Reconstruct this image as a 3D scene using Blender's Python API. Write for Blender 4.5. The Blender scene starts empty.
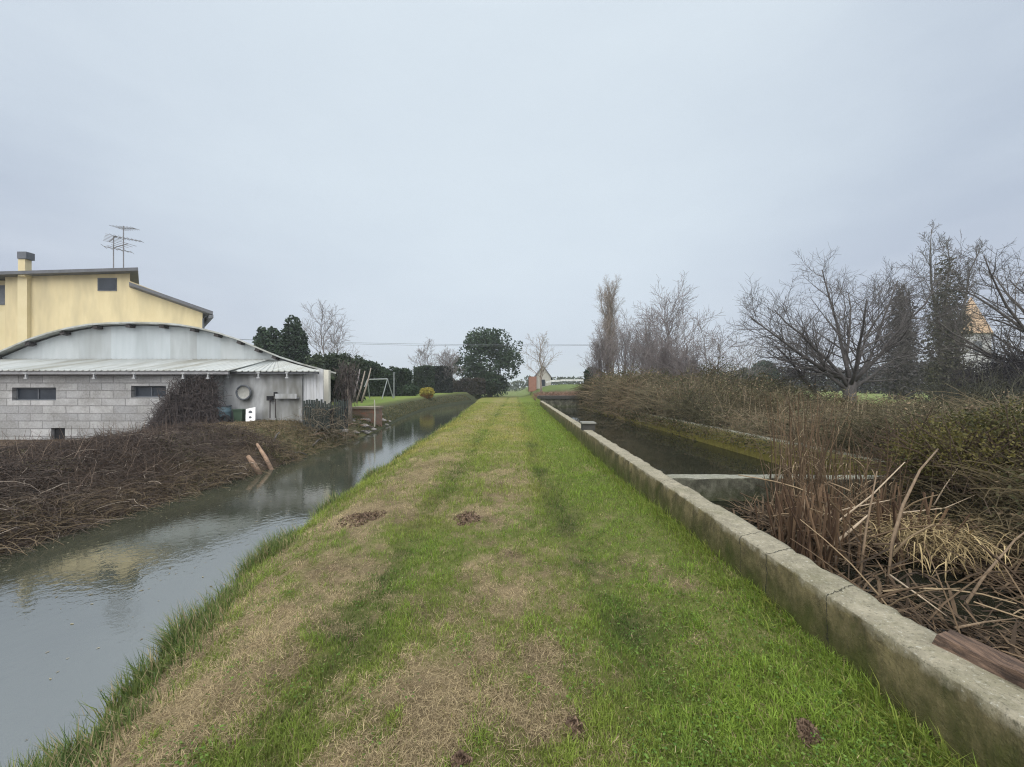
import bpy, math, random
import numpy as np
R = math.radians
rng = np.random.default_rng(11)
random.seed(11)
scene = bpy.context.scene
COL = scene.collection
CZ, F, VX, VY = 1.65, 400.0, 515.0, 388.0

def W(px, py, Y):
    return np.array([(px - VX) / F * Y, Y, CZ - (py - VY) / F * Y])

# ------------------------------------------------------------------ noise
def _hash(ix, iy, seed):
    n = (ix.astype(np.int64) * 374761393 + iy.astype(np.int64) * 668265263 + seed * 1442695041) & 0xffffffff
    n = ((n ^ (n >> 13)) * 1274126177) & 0xffffffff
    return ((n ^ (n >> 16)) & 0xffff) / 65535.0

def vnoise(x, y, seed=0):
    x = np.asarray(x, float); y = np.asarray(y, float)
    ix = np.floor(x); iy = np.floor(y)
    fx = x - ix; fy = y - iy
    fx = fx * fx * (3 - 2 * fx); fy = fy * fy * (3 - 2 * fy)
    ix = ix.astype(np.int64); iy = iy.astype(np.int64)
    a = _hash(ix, iy, seed); b = _hash(ix + 1, iy, seed)
    c = _hash(ix, iy + 1, seed); d = _hash(ix + 1, iy + 1, seed)
    return (a * (1 - fx) + b * fx) * (1 - fy) + (c * (1 - fx) + d * fx) * fy

def fbm(x, y, seed=0, octs=4):
    t = 0; a = 1; s = 0
    for k in range(octs):
        t = t + a * vnoise(x * 2 ** k + 17.3 * k, y * 2 ** k + 5.1 * k, seed + k); s += a; a *= .55
    return t / s

def sstep(a, b, x):
    t = np.clip((x - a) / (b - a), 0, 1)
    return t * t * (3 - 2 * t)

def mix(a, b, t):
    a = np.asarray(a, float); b = np.asarray(b, float)
    t = np.asarray(t)[..., None]
    return a * (1 - t) + b * t

# ------------------------------------------------------------------ mesh helpers
def raw_mesh(name, verts, quads=None, tris=None, cols=None, smooth=False, polys=None):
    me = bpy.data.meshes.new(name)
    verts = np.ascontiguousarray(verts, dtype=np.float32)
    me.vertices.add(len(verts)); me.vertices.foreach_set('co', verts.ravel())
    li, ls, st = [], [], 0
    if quads is not None and len(quads):
        q = np.asarray(quads, np.int32); li.append(q.ravel()); ls.append(np.full(len(q), 4, np.int32))
    if tris is not None and len(tris):
        q = np.asarray(tris, np.int32); li.append(q.ravel()); ls.append(np.full(len(q), 3, np.int32))
    if polys:
        for p in polys:
            li.append(np.asarray(p, np.int32)); ls.append(np.array([len(p)], np.int32))
    li = np.concatenate(li); ls = np.concatenate(ls)
    starts = np.concatenate([[0], np.cumsum(ls)[:-1]]).astype(np.int32)
    me.loops.add(len(li)); me.loops.foreach_set('vertex_index', li)
    me.polygons.add(len(ls)); me.polygons.foreach_set('loop_start', starts)
    me.polygons.foreach_set('use_smooth', np.full(len(ls), bool(smooth)))
    me.update(calc_edges=True)
    if cols is not None:
        ca = me.color_attributes.new('Col', 'FLOAT_COLOR', 'POINT')
        c4 = np.ones((len(verts), 4), np.float32); c4[:, :3] = cols
        ca.data.foreach_set('color', c4.ravel())
    return me

def root_of(o):
    while o.parent: o = o.parent
    return o

def link(name, me, mat, parent=None, loc=None):
    o = bpy.data.objects.new(name, me); COL.objects.link(o)
    if mat is not None: me.materials.append(mat)
    if parent is not None: o.parent = parent
    if loc is not None: o.location = loc
    return o

def put(name, verts, mat, parent=None, quads=None, tris=None, polys=None, cols=None, smooth=False, loc=None):
    """verts in world coordinates; a child is stored relative to its root, a root about its own base"""
    verts = np.asarray(verts, float)
    if parent is not None:
        off = np.array(root_of(parent).location); l = None
    else:
        if loc is None:
            mn, mx = verts.min(0), verts.max(0)
            loc = np.array([(mn[0] + mx[0]) / 2, (mn[1] + mx[1]) / 2, mn[2]])
        off = np.array(loc); l = loc
    me = raw_mesh(name, verts - off, quads, tris, cols, smooth, polys)
    return link(name, me, mat, parent, l)

def tag(o, label=None, cat=None, group=None, kind=None):
    if label: o['label'] = label
    if cat: o['category'] = cat
    if group: o['group'] = group
    if kind: o['kind'] = kind
    return o

def thing(name, label, cat, loc=(0, 0, 0), group=None):
    o = bpy.data.objects.new(name, None); COL.objects.link(o)
    o.location = [float(v) for v in loc]; o.empty_display_size = .3
    return tag(o, label, cat, group)

def copy_tree(o, parent=None):
    c = o.copy(); COL.objects.link(c)
    if parent is not None: c.parent = parent
    for ch in list(o.children): copy_tree(ch, c)
    return c

class MB:
    def __init__(s): s.v = []; s.f = []
    def n(s): return len(s.v)
    def add(s, vs, fs):
        b = len(s.v); s.v += [tuple(map(float, v)) for v in vs]; s.f += [[b + i for i in f] for f in fs]; return s
    def box(s, x0, x1, y0, y1, z0, z1):
        return s.add([(x0,y0,z0),(x1,y0,z0),(x1,y1,z0),(x0,y1,z0),(x0,y0,z1),(x1,y0,z1),(x1,y1,z1),(x0,y1,z1)],
                     [(3,2,1,0),(4,5,6,7),(0,1,5,4),(1,2,6,5),(2,3,7,6),(3,0,4,7)])
    def beam(s, a, b, w, h, up=(0,0,1)):
        a = np.array(a, float); b = np.array(b, float); d = b - a; d /= np.linalg.norm(d)
        u = np.array(up, float)
        if abs(np.dot(u, d)) > .95: u = np.array((0, 1, 0.))
        r = np.cross(d, u); r /= np.linalg.norm(r); u = np.cross(r, d)
        vs = []
        for p in (a, b):
            for sx, sz in ((-1,-1),(1,-1),(1,1),(-1,1)): vs.append(p + r * sx * w / 2 + u * sz * h / 2)
        return s.add(vs, [(0,1,2,3),(7,6,5,4),(0,4,5,1),(1,5,6,2),(2,6,7,3),(3,7,4,0)])
    def prism(s, pts, y0, y1):           # pts: (x,z) polygon facing -Y, extruded along Y
        n = len(pts)
        vs = [(x, y0, z) for x, z in pts] + [(x, y1, z) for x, z in pts]
        fs = [list(range(n)), list(range(2 * n - 1, n - 1, -1))]
        for i in range(n):
            j = (i + 1) % n; fs.append((i, n + i, n + j, j))
        return s.add(vs, fs)
    def tube(s, pts, rads, k=8, cap=True):
        pts = np.array(pts, float); m = len(pts)
        if np.isscalar(rads): rads = [rads] * m
        vs = []
        for i in range(m):
            d = pts[min(i + 1, m - 1)] - pts[max(i - 1, 0)]; d /= np.linalg.norm(d) + 1e-9
            u = np.array((0, 0, 1.)) if abs(d[2]) < .9 else np.array((1., 0, 0))
            r = np.cross(d, u); r /= np.linalg.norm(r); u = np.cross(r, d)
            for j in range(k):
                a = 2 * math.pi * j / k; vs.append(pts[i] + (r * math.cos(a) + u * math.sin(a)) * rads[i])
        fs = []
        for i in range(m - 1):
            for j in range(k):
                fs.append((i*k+j, i*k+(j+1)%k, (i+1)*k+(j+1)%k, (i+1)*k+j))
        if cap: fs += [list(range(k))[::-1], list(range((m-1)*k, m*k))]
        return s.add(vs, fs)
    def lathe(s, c, prof, k=20):
        vs = []; c = np.array(c, float)
        for r, z in prof:
            for j in range(k):
                a = 2*math.pi*j/k; vs.append(c + np.array((r*math.cos(a), r*math.sin(a), z)))
        fs = []
        m = len(prof)
        for i in range(m-1):
            for j in range(k): fs.append((i*k+j, i*k+(j+1)%k, (i+1)*k+(j+1)%k, (i+1)*k+j))
        fs += [list(range(k))[::-1], list(range((m-1)*k, m*k))]
        return s.add(vs, fs)
    def build(s, name, mat, parent=None, smooth=False, loc=None, skew=None):
        v = np.array(s.v)
        if skew: v[:, 0] += skew[1] * np.maximum(0, v[:, 1] - skew[0])
        return put(name, v, mat, parent, polys=s.f, smooth=smooth, loc=loc)

def strands(P, Rr, sides=3):
    """P (N,S,3) polylines, Rr (N,S) radii -> verts, quads, per-vertex strand index"""
    N, S, _ = P.shape
    D = np.zeros_like(P); D[:, 1:-1] = P[:, 2:] - P[:, :-2]; D[:, 0] = P[:, 1] - P[:, 0]; D[:, -1] = P[:, -1] - P[:, -2]
    D /= np.linalg.norm(D, axis=2, keepdims=True) + 1e-9
    up = np.where(np.abs(D[:, :1, 2:3]) < .9, np.array([0, 0, 1.]), np.array([1., 0, 0]))
    A = np.cross(D, np.broadcast_to(up, D.shape)); A /= np.linalg.norm(A, axis=2, keepdims=True) + 1e-9
    B = np.cross(A, D)
    ang = np.arange(sides) * 2 * math.pi / sides
    V = P[:, :, None, :] + Rr[:, :, None, None] * (A[:, :, None, :] * np.cos(ang)[None, None, :, None] + B[:, :, None, :] * np.sin(ang)[None, None, :, None])
    idx = np.arange(N * S * sides).reshape(N, S, sides)
    q = np.stack([idx[:, :-1, :], np.roll(idx, -1, 2)[:, :-1, :], np.roll(idx, -1, 2)[:, 1:, :], idx[:, 1:, :]], -1).reshape(-1, 4)
    return V.reshape(-1, 3), q, np.repeat(np.arange(N), S * sides)

def blades(base, h, w, lean, az, curl=.5):
    """grass blades: base (N,3); 5 verts each"""
    N = len(base)
    faz = az + rng.uniform(-.6, .6, N) + math.pi / 2
    side = np.stack([np.cos(faz), np.sin(faz), np.zeros(N)], 1)
    dirh = np.stack([np.cos(az), np.sin(az), np.zeros(N)], 1)
    t1 = .5
    l1 = lean; l2 = np.minimum(lean + curl, 1.75)
    mid = base + (dirh * np.sin(l1)[:, None] + np.array([0, 0, 1.]) * np.cos(l1)[:, None]) * (h * t1)[:, None]
    tip = mid + (dirh * np.sin(l2)[:, None] + np.array([0, 0, 1.]) * np.cos(l2)[:, None]) * (h * (1 - t1))[:, None]
    hw = (w / 2)[:, None]
    V = np.stack([base - side * hw, base + side * hw, mid + side * hw * .8, mid - side * hw * .8, tip], 1).reshape(-1, 3)
    i = np.arange(N) * 5
    q = np.stack([i, i + 1, i + 2, i + 3], 1); t = np.stack([i + 3, i + 2, i + 4], 1)
    return V, q, t

def leafquads(P, size, flat=0.0, asp=.6):
    N = len(P)
    a = rng.normal(size=(N, 3)); a[:, 2] *= (1 - flat); a /= np.linalg.norm(a, axis=1, keepdims=True) + 1e-9
    b = rng.normal(size=(N, 3)); b -= a * (a * b).sum(1, keepdims=True); b /= np.linalg.norm(b, axis=1, keepdims=True) + 1e-9
    s = np.asarray(size).reshape(-1, 1) if np.ndim(size) else size
    V = np.stack([P - a * s, P + b * s * asp, P + a * s, P - b * s * asp], 1).reshape(-1, 3)
    i = np.arange(N) * 4
    return V, np.stack([i, i + 1, i + 2, i + 3], 1)

# ------------------------------------------------------------------ materials
MATS = {}
def nodes_of(name):
    m = bpy.data.materials.new(name); m.use_nodes = True
    nt = m.node_tree; nt.nodes.clear()
    out = nt.nodes.new('ShaderNodeOutputMaterial'); bs = nt.nodes.new('ShaderNodeBsdfPrincipled')
    nt.links.new(bs.outputs[0], out.inputs[0])
    return m, nt, bs, out

def N_(nt, t, **kw):
    n = nt.nodes.new(t)
    for k, v in kw.items():
        if k in n.inputs.keys() if hasattr(n.inputs, 'keys') else False: n.inputs[k].default_value = v
        else: setattr(n, k, v)
    return n

def noise_node(nt, vec, scale, detail=4, rough=.6):
    n = nt.nodes.new('ShaderNodeTexNoise'); n.inputs['Scale'].default_value = scale
    n.inputs['Detail'].default_value = detail; n.inputs['Roughness'].default_value = rough
    nt.links.new(vec, n.inputs['Vector']); return n

def ramp(nt, fac, stops):
    r = nt.nodes.new('ShaderNodeValToRGB'); e = r.color_ramp.elements
    while len(e) < len(stops): e.new(.5)
    for k, (p, c) in enumerate(stops):
        e[k].position = p; e[k].color = (c[0], c[1], c[2], 1) if len(c) == 3 else c
    nt.links.new(fac, r.inputs[0]); return r

def mixc(nt, fac, a, b, mode='MIX'):
    m = nt.nodes.new('ShaderNodeMix'); m.data_type = 'RGBA'; m.blend_type = mode; m.clamp_factor = True
    for sock, v in ((m.inputs[0], fac), (m.inputs[6], a), (m.inputs[7], b)):
        if isinstance(v, bpy.types.NodeSocket): nt.links.new(v, sock)
        elif isinstance(v, (int, float)): sock.default_value = v
        else: sock.default_value = (*v, 1)
    return m.outputs[2]

def math_(nt, op, a, b=None, clamp=False):
    m = nt.nodes.new('ShaderNodeMath'); m.operation = op; m.use_clamp = clamp
    for s, v in ((m.inputs[0], a), (m.inputs[1], b)):
        if v is None: continue
        if isinstance(v, bpy.types.NodeSocket): nt.links.new(v, s)
        else: s.default_value = v
    return m.outputs[0]

def bump(nt, bs, h, strength=.4, dist=.02):
    b = nt.nodes.new('ShaderNodeBump'); b.inputs['Strength'].default_value = strength; b.inputs['Distance'].default_value = dist
    nt.links.new(h, b.inputs['Height']); nt.links.new(b.outputs[0], bs.inputs['Normal'])

def noisy(name, a, b, scale=4, rough=.85, bstr=.3, bscale=None, stretch=None, spec=.3, metal=0, dirt=None):
    """surface whose colour wanders between a and b, optionally with dirt patches"""
    if name in MATS: return MATS[name]
    m, nt, bs, out = nodes_of(name)
    tc = nt.nodes.new('ShaderNodeTexCoord'); vec = tc.outputs['Object']
    if stretch:
        mp = nt.nodes.new('ShaderNodeMapping'); mp.inputs['Scale'].default_value = stretch
        nt.links.new(vec, mp.inputs[0]); vec = mp.outputs[0]
    n = noise_node(nt, vec, scale, 5, .65)
    r = ramp(nt, n.outputs[0], [(.3, a), (.7, b)])
    col = r.outputs[0]
    if dirt:
        n2 = noise_node(nt, vec, scale * .35, 3, .7)
        r2 = ramp(nt, n2.outputs[0], [(.45, (0, 0, 0)), (.68, (1, 1, 1))])
        col = mixc(nt, r2.outputs[0], col, dirt)
    nt.links.new(col, bs.inputs['Base Color'])
    bs.inputs['Roughness'].default_value = rough; bs.inputs['Metallic'].default_value = metal
    bs.inputs['Specular IOR Level'].default_value = spec
    if bstr: bump(nt, bs, noise_node(nt, vec, bscale or scale * 4, 5, .7).outputs[0], bstr, .02)
    MATS[name] = m; return m

def attr_mat(name, rough=.7, transl=0.0, nscale=None, bstr=0, spec=.2, namp=.3):
    m, nt, bs, out = nodes_of(name)
    at = nt.nodes.new('ShaderNodeAttribute'); at.attribute_name = 'Col'
    col = at.outputs['Color']
    tc = nt.nodes.new('ShaderNodeTexCoord')
    if nscale:
        n = noise_node(nt, tc.outputs['Object'], nscale, 6, .7)
        r = ramp(nt, n.outputs[0], [(.25, (1 - namp,) * 3), (.75, (1 + namp,) * 3)])
        col = mixc(nt, 1.0, col, r.outputs[0], 'MULTIPLY')
        if bstr: bump(nt, bs, n.outputs[0], bstr, .04)
    nt.links.new(col, bs.inputs['Base Color'])
    bs.inputs['Roughness'].default_value = rough; bs.inputs['Specular IOR Level'].default_value = spec
    if transl:
        tr = nt.nodes.new('ShaderNodeBsdfTranslucent'); nt.links.new(col, tr.inputs[0])
        ms = nt.nodes.new('ShaderNodeMixShader'); ms.inputs[0].default_value = transl
        nt.links.new(bs.outputs[0], ms.inputs[1]); nt.links.new(tr.outputs[0], ms.inputs[2])
        nt.links.new(ms.outputs[0], out.inputs[0])
    MATS[name] = m; return m

M_blade = attr_mat('blade', .6, .3)
M_leaf = attr_mat('leaf', .65, .2)
M_twig = attr_mat('twig', .85)
M_ground = attr_mat('ground_soil', .95, 0, 9.0, .6, .1, .35)
M_bark = noisy('bark', (.055, .05, .047), (.12, .11, .10), 6, .9, .6, stretch=(3, 3, .7))
M_bark_dark = noisy('bark_dark', (.035, .032, .034), (.075, .068, .066), 6, .9, .6, stretch=(3, 3, .7))
M_bark_mid = noisy('bark_mid', (.075, .070, .068), (.14, .13, .125), 6, .9, .5, stretch=(3, 3, .7))
M_bark_pale = noisy('bark_pale', (.17, .14, .12), (.30, .26, .22), 6, .9, .4, stretch=(3, 3, .7))
M_bark_grey = noisy('bark_grey', (.13, .115, .115), (.23, .205, .20), 6, .9, .4)

def water_mat(name, deep, ior, rough, bs_scale, bstr):
    m, nt, bs, out = nodes_of(name)
    tc = nt.nodes.new('ShaderNodeTexCoord'); v = tc.outputs['Object']
    n = noise_node(nt, v, .6, 3, .5)
    r = ramp(nt, n.outputs[0], [(.3, tuple(c * .8 for c in deep)), (.7, tuple(c * 1.2 for c in deep))])
    nt.links.new(r.outputs[0], bs.inputs['Base Color'])
    bs.inputs['Roughness'].default_value = rough; bs.inputs['IOR'].default_value = ior
    # wind ripple plus small rain rings
    a = noise_node(nt, v, bs_scale, 3, .55)
    vo = nt.nodes.new('ShaderNodeTexVoronoi'); vo.inputs['Scale'].default_value = 3.2; nt.links.new(v, vo.inputs['Vector'])
    ring = math_(nt, 'SINE', math_(nt, 'MULTIPLY', vo.outputs['Distance'], 70.0))
    fade = math_(nt, 'SUBTRACT', 1.0, math_(nt, 'MULTIPLY', vo.outputs['Distance'], 5.5), True)
    ring = math_(nt, 'MULTIPLY', math_(nt, 'MULTIPLY', ring, fade), .10)
    h = math_(nt, 'ADD', a.outputs[0], ring)
    bump(nt, bs, h, bstr, .02)
    MATS[name] = m; return m

M_canal = water_mat('canal_water', (.038, .043, .029), 4.2, .04, 9.0, .10)
M_pool = water_mat('basin_water', (.014, .015, .010), 1.15, .03, 3.0, .06)

# ------------------------------------------------------------------ terrain
def xn(Y): return np.interp(Y, [-10, 1, 2.2, 4, 7, 16, 26, 36, 50, 60, 68], [-2.3, -2.35, -2.6, -3.05, -3.35, -3.65, -4.0, -4.6, -5.4, -6.0, -6.6])
def xf(Y): return np.interp(Y, [-10, 5, 12, 16, 21, 28, 40, 50, 58, 66], [-6.75, -6.8, -6.75, -6.9, -7.2, -8.2, -9.3, -9.0, -8.0, -6.5])
def xw(Y): return 1.763 + .015 * np.asarray(Y, float)
BX = 6.2      # basin's far (right) wall face
ZW, ZP = -.55, -.15

def land_left(x, y):
    a = np.interp(x, [-13, -10.5], [-.35, .30]); a = a - .12 * sstep(13, 6, y)
    b = np.interp(y, [15, 20, 40, 60, 100], [.40, .5, .58, .9, 1.0])
    return a + (b - a) * sstep(15.5, 19, y)

def gz(x, y):
    x = np.asarray(x, float); y = np.asarray(y, float)
    near = np.interp(x - xn(y), [-.7, 0, .35, .95, 1.4], [-1.2, ZW, -.27, -.03, 0])
    L = land_left(x, y)
    d = xf(y) - x
    t = np.interp(d, [-.7, 0, .45, 1.7], [0, .45, .66, 1.0])
    far = -1.2 + t * (L + 1.2)
    z = np.maximum(near, far)
    # path relief and wheel ruts
    onp = sstep(.3, 1.0, x - xn(y)) * sstep(0, .1, xw(y) - x)
    rut = np.exp(-((x + 1.15) / .2) ** 2) + np.exp(-((x - np.interp(y, [2.5, 7.7], [.85, .47])) / .2) ** 2)
    z = z + onp * (-.035 * rut + .05 * (fbm(x * 1.3, y * 1.3, 3) - .5) + .03 * (fbm(x * 6, y * 6, 8, 3) - .5))
    z = z + .13 * sstep(8.5, 3.5, y) * sstep(1.0, .12, xw(y) - x) * (x < xw(y) + .14)      # turf heaped against the wall
    # right side: basin then bank
    right = x > xw(y) + .14
    bx = np.interp(y, [-5, 4.5, 6.3], [5.0, 5.3, BX + .15])
    bank = np.interp(x - bx, [-.45, 0, .12, 2, 8], [-.9, .05, .3, .55, .6]) + .10 * (fbm(x * .7, y * .7, 21) - .5)
    inb = np.where(y < 6.4, np.where(x < bx - .45, -.34, bank), bank)
    mud = -.30 + .28 * (fbm(x * 1.1, y * 1.1, 31) - .35)
    inb = np.where((y < 6.4) & (x < bx - .2), np.maximum(np.minimum(mud, 0), inb), inb)
    inb = np.where((y >= 6.4) & (x < BX + .1), -.9, inb)
    inb = inb + (np.maximum(.45, inb) - inb) * (y > 38.2)
    z = np.where(right, inb, z)
    emb = sstep(56, 72, y) * sstep(1, 7, x) * (1 - sstep(28, 60, x)) * 1.75
    return z + emb + .3 * sstep(150, 400, y)

def xtrk(x, y):
    xr = np.interp(y, [2.5, 7.7], [.85, .47])
    return x + (.85 - xr) * np.clip(x / .5, 0, 1) * np.clip((1.8 - x) / .9, 0, 1)

def dryness(x, y):
    u = xtrk(x, y)
    b = np.interp(u, [-3.4, -3.0, -2.6, -2.2, -1.65, -1.4, -1.15, -.9, -.5, 0, .35, .65, 1.0, 1.9],
                  [.10, .28, .52, .68, .66, .52, .30, .38, .50, .52, .42, .20, .10, .12])
    b = b + (fbm(x * 1.6, y * 1.1, 41) - .5) * .95 + (fbm(x * 5, y * 4, 47, 3) - .5) * .75 + (fbm(x * 13, y * 11, 49, 2) - .5) * .6
    b = b - .04 * sstep(5, 14, y) * (x < .6)
    for cx, cy, r, a in ((-.1, 2.1, .45, .4), (-.3, 2.9, .5, .25), (-.45, 5.1, .35, .4), (-1.9, 5.2, .5, .4), (1.35, 3.2, .16, .3), (1.62, 8.2, .4, .5), (1.2, 2.6, .2, .25)):
        b = b + a * np.exp(-(((x - cx) ** 2 + (y - cy) ** 2) / r ** 2))
    return np.clip(b, 0, 1)

C_green = np.array([.150, .225, .032]); C_dgreen = np.array([.058, .102, .018]); C_yel = np.array([.285, .27, .075])
C_straw = np.array([.42, .34, .195]); C_brown = np.array([.125, .09, .056]); C_soil = np.array([.075, .055, .036])

def turf_pair(x, y):
    d = dryness(x, y); u = xtrk(x, y)
    tr = np.clip(np.exp(-((u + 1.15) / .21) ** 2) + np.exp(-((u - .8) / .25) ** 2), 0, 1) * (.35 + .65 * sstep(.36, .6, fbm(x * .5 + 3, y * .8, 57)))
    g = mix(C_green, C_dgreen, np.clip(tr * 1.0 * (.5 + fbm(x * 2, y * 1.2, 51)) - .15 + (fbm(x * 3.5, y * 2.5, 53) - .5) * 1.0 + (fbm(x * 11, y * 9, 55, 2) - .5) * .9, 0, 1))
    yl = np.clip((fbm(x * .9, y * .6, 61) - .36) * 2.2, 0, 1) * (1 - .8 * sstep(.3, .9, x))
    g = mix(g, C_yel, np.clip(yl * (.4 + .4 * sstep(4, 12, y)) + .42 * sstep(4, 12, y) * (1 - .8 * sstep(.5, 1.1, x)) * (1 - .6 * tr), 0, 1))
    s = mix(C_straw, C_brown, np.clip((fbm(x * 3, y * 3, 71) - .35) * 1.8, 0, 1))
    s = mix(s, C_yel, .5 * sstep(5, 13, y))
    return g, s, d

def turf_colour(x, y):
    g, s, d = turf_pair(x, y)
    return mix(g, s, sstep(.15, .95, d)), d

def axis(*segs):
    o = []
    for a, b, n in segs: o.append(np.linspace(a, b, n, endpoint=False))
    o.append([segs[-1][1]]); return np.concatenate(o)
gx = axis((-600, -40, 28), (-40, -10, 90), (-10, -3.8, 90), (-3.8, 2.2, 130), (2.2, 7.5, 90), (7.5, 40, 110), (40, 600, 28))
gy = axis((-12, 1, 24), (1, 12, 240), (12, 45, 240), (45, 66, 84), (66, 120, 60), (120, 900, 30))
GX, GY = np.meshgrid(gx, gy)
GZ = gz(GX, GY)
tc_, dd = turf_colour(GX, GY)
c = tc_ * .62
soil = mix(C_soil, C_brown, fbm(GX * 3, GY * 3, 81))
c = mix(c, soil, .45 * sstep(14, 5, GY))
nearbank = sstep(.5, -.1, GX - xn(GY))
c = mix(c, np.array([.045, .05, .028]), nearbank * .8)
leftland = GX < (xn(GY) + xf(GY)) / 2
bram = mix(np.array([.060, .042, .034]), np.array([.10, .075, .05]), fbm(GX * 1.5, GY * 1.5, 91))
lawn = mix(np.array([.10, .165, .034]), np.array([.16, .19, .055]), fbm(GX * .5, GY * .5, 95))
yard = mix(np.array([.12, .095, .06]), np.array([.085, .10, .035]), fbm(GX * 1.2, GY * 1.2, 96))
dl = xf(GY) - GX
lc = mix(mix(bram, yard, sstep(10.5, 13.5, GY) * sstep(-12.5, -10.5, GX)), lawn, sstep(19, 24, GY) * sstep(.9, 2.2, dl))
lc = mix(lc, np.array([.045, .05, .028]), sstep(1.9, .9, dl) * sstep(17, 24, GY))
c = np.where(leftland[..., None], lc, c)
rightland = GX > xw(GY) + .2
under = mix(np.array([.035, .03, .02]), np.array([.06, .05, .03]), fbm(GX * 1.2, GY * 1.2, 101))
field = mix(np.array([.135, .18, .055]), np.array([.19, .215, .08]), fbm(GX * .12, GY * .12, 111))
field = mix(field, np.array([.10, .13, .05]), np.clip((fbm(GX * .9, GY * .5, 115) - .45) * 2, 0, 1))
rc = mix(under, field, sstep(9.5, 12.5, GX + 2 * (fbm(GX * .5, GY * .5, 117) - .5)) * sstep(14, 19, GY))
emb = sstep(57, 61, GY) * sstep(1, 5, GX) * (1 - sstep(28, 45, GX))
rc = mix(rc, np.array([.12, .085, .055]), emb * sstep(66, 60, GY))
rc = mix(rc, np.array([.10, .135, .045]), emb * sstep(61, 66, GY))
c = np.where(rightland[..., None], rc, c)
farc = mix(np.array([.10, .14, .045]), np.array([.14, .16, .06]), fbm(GX * .05, GY * .05, 121))
c = mix(c, farc, sstep(60, 90, GY) * (~rightland) * .9)
nx_, ny_ = len(gx), len(gy)
ii = np.arange(nx_ * ny_).reshape(ny_, nx_)
q = np.stack([ii[:-1, :-1], ii[:-1, 1:], ii[1:, 1:], ii[1:, :-1]], -1).reshape(-1, 4)
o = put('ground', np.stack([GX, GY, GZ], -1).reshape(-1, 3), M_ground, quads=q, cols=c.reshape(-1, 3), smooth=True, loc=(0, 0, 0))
tag(o, 'grassy strip, banks and fields on both sides of the canal', 'ground', kind='structure')

# water sheets
yy = np.arange(-10, 66, .5)
V = np.concatenate([np.stack([xf(yy) - .9, yy, np.full_like(yy, ZW)], 1), np.stack([xn(yy) + .6, yy, np.full_like(yy, ZW)], 1)])
n = len(yy); i = np.arange(n - 1)
tag(put('canal_water', V, M_canal, quads=np.stack([i, i + n, i + n + 1, i + 1], 1)), 'murky green canal water left of the grass strip', 'water', kind='structure')
def sheet(name, x0, x1, y0, y1, z, mat):
    return put(name, [(x0(y0), y0, z), (x1, y0, z), (x1, y1, z), (x0(y1), y1, z)], mat, quads=[(0, 1, 2, 3)])
tag(sheet('basin_water', lambda y: xw(y) + .2, BX + .05, 6.6, 38.1, ZP, M_pool), 'dark still water in the long concrete basin', 'water', kind='structure')
tag(sheet('pool_water', lambda y: xw(y) + .2, 5.4, -4, 6.5, ZP - .012, MATS['basin_water']), 'brown shallow water under the fallen reeds', 'water', kind='structure')

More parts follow.
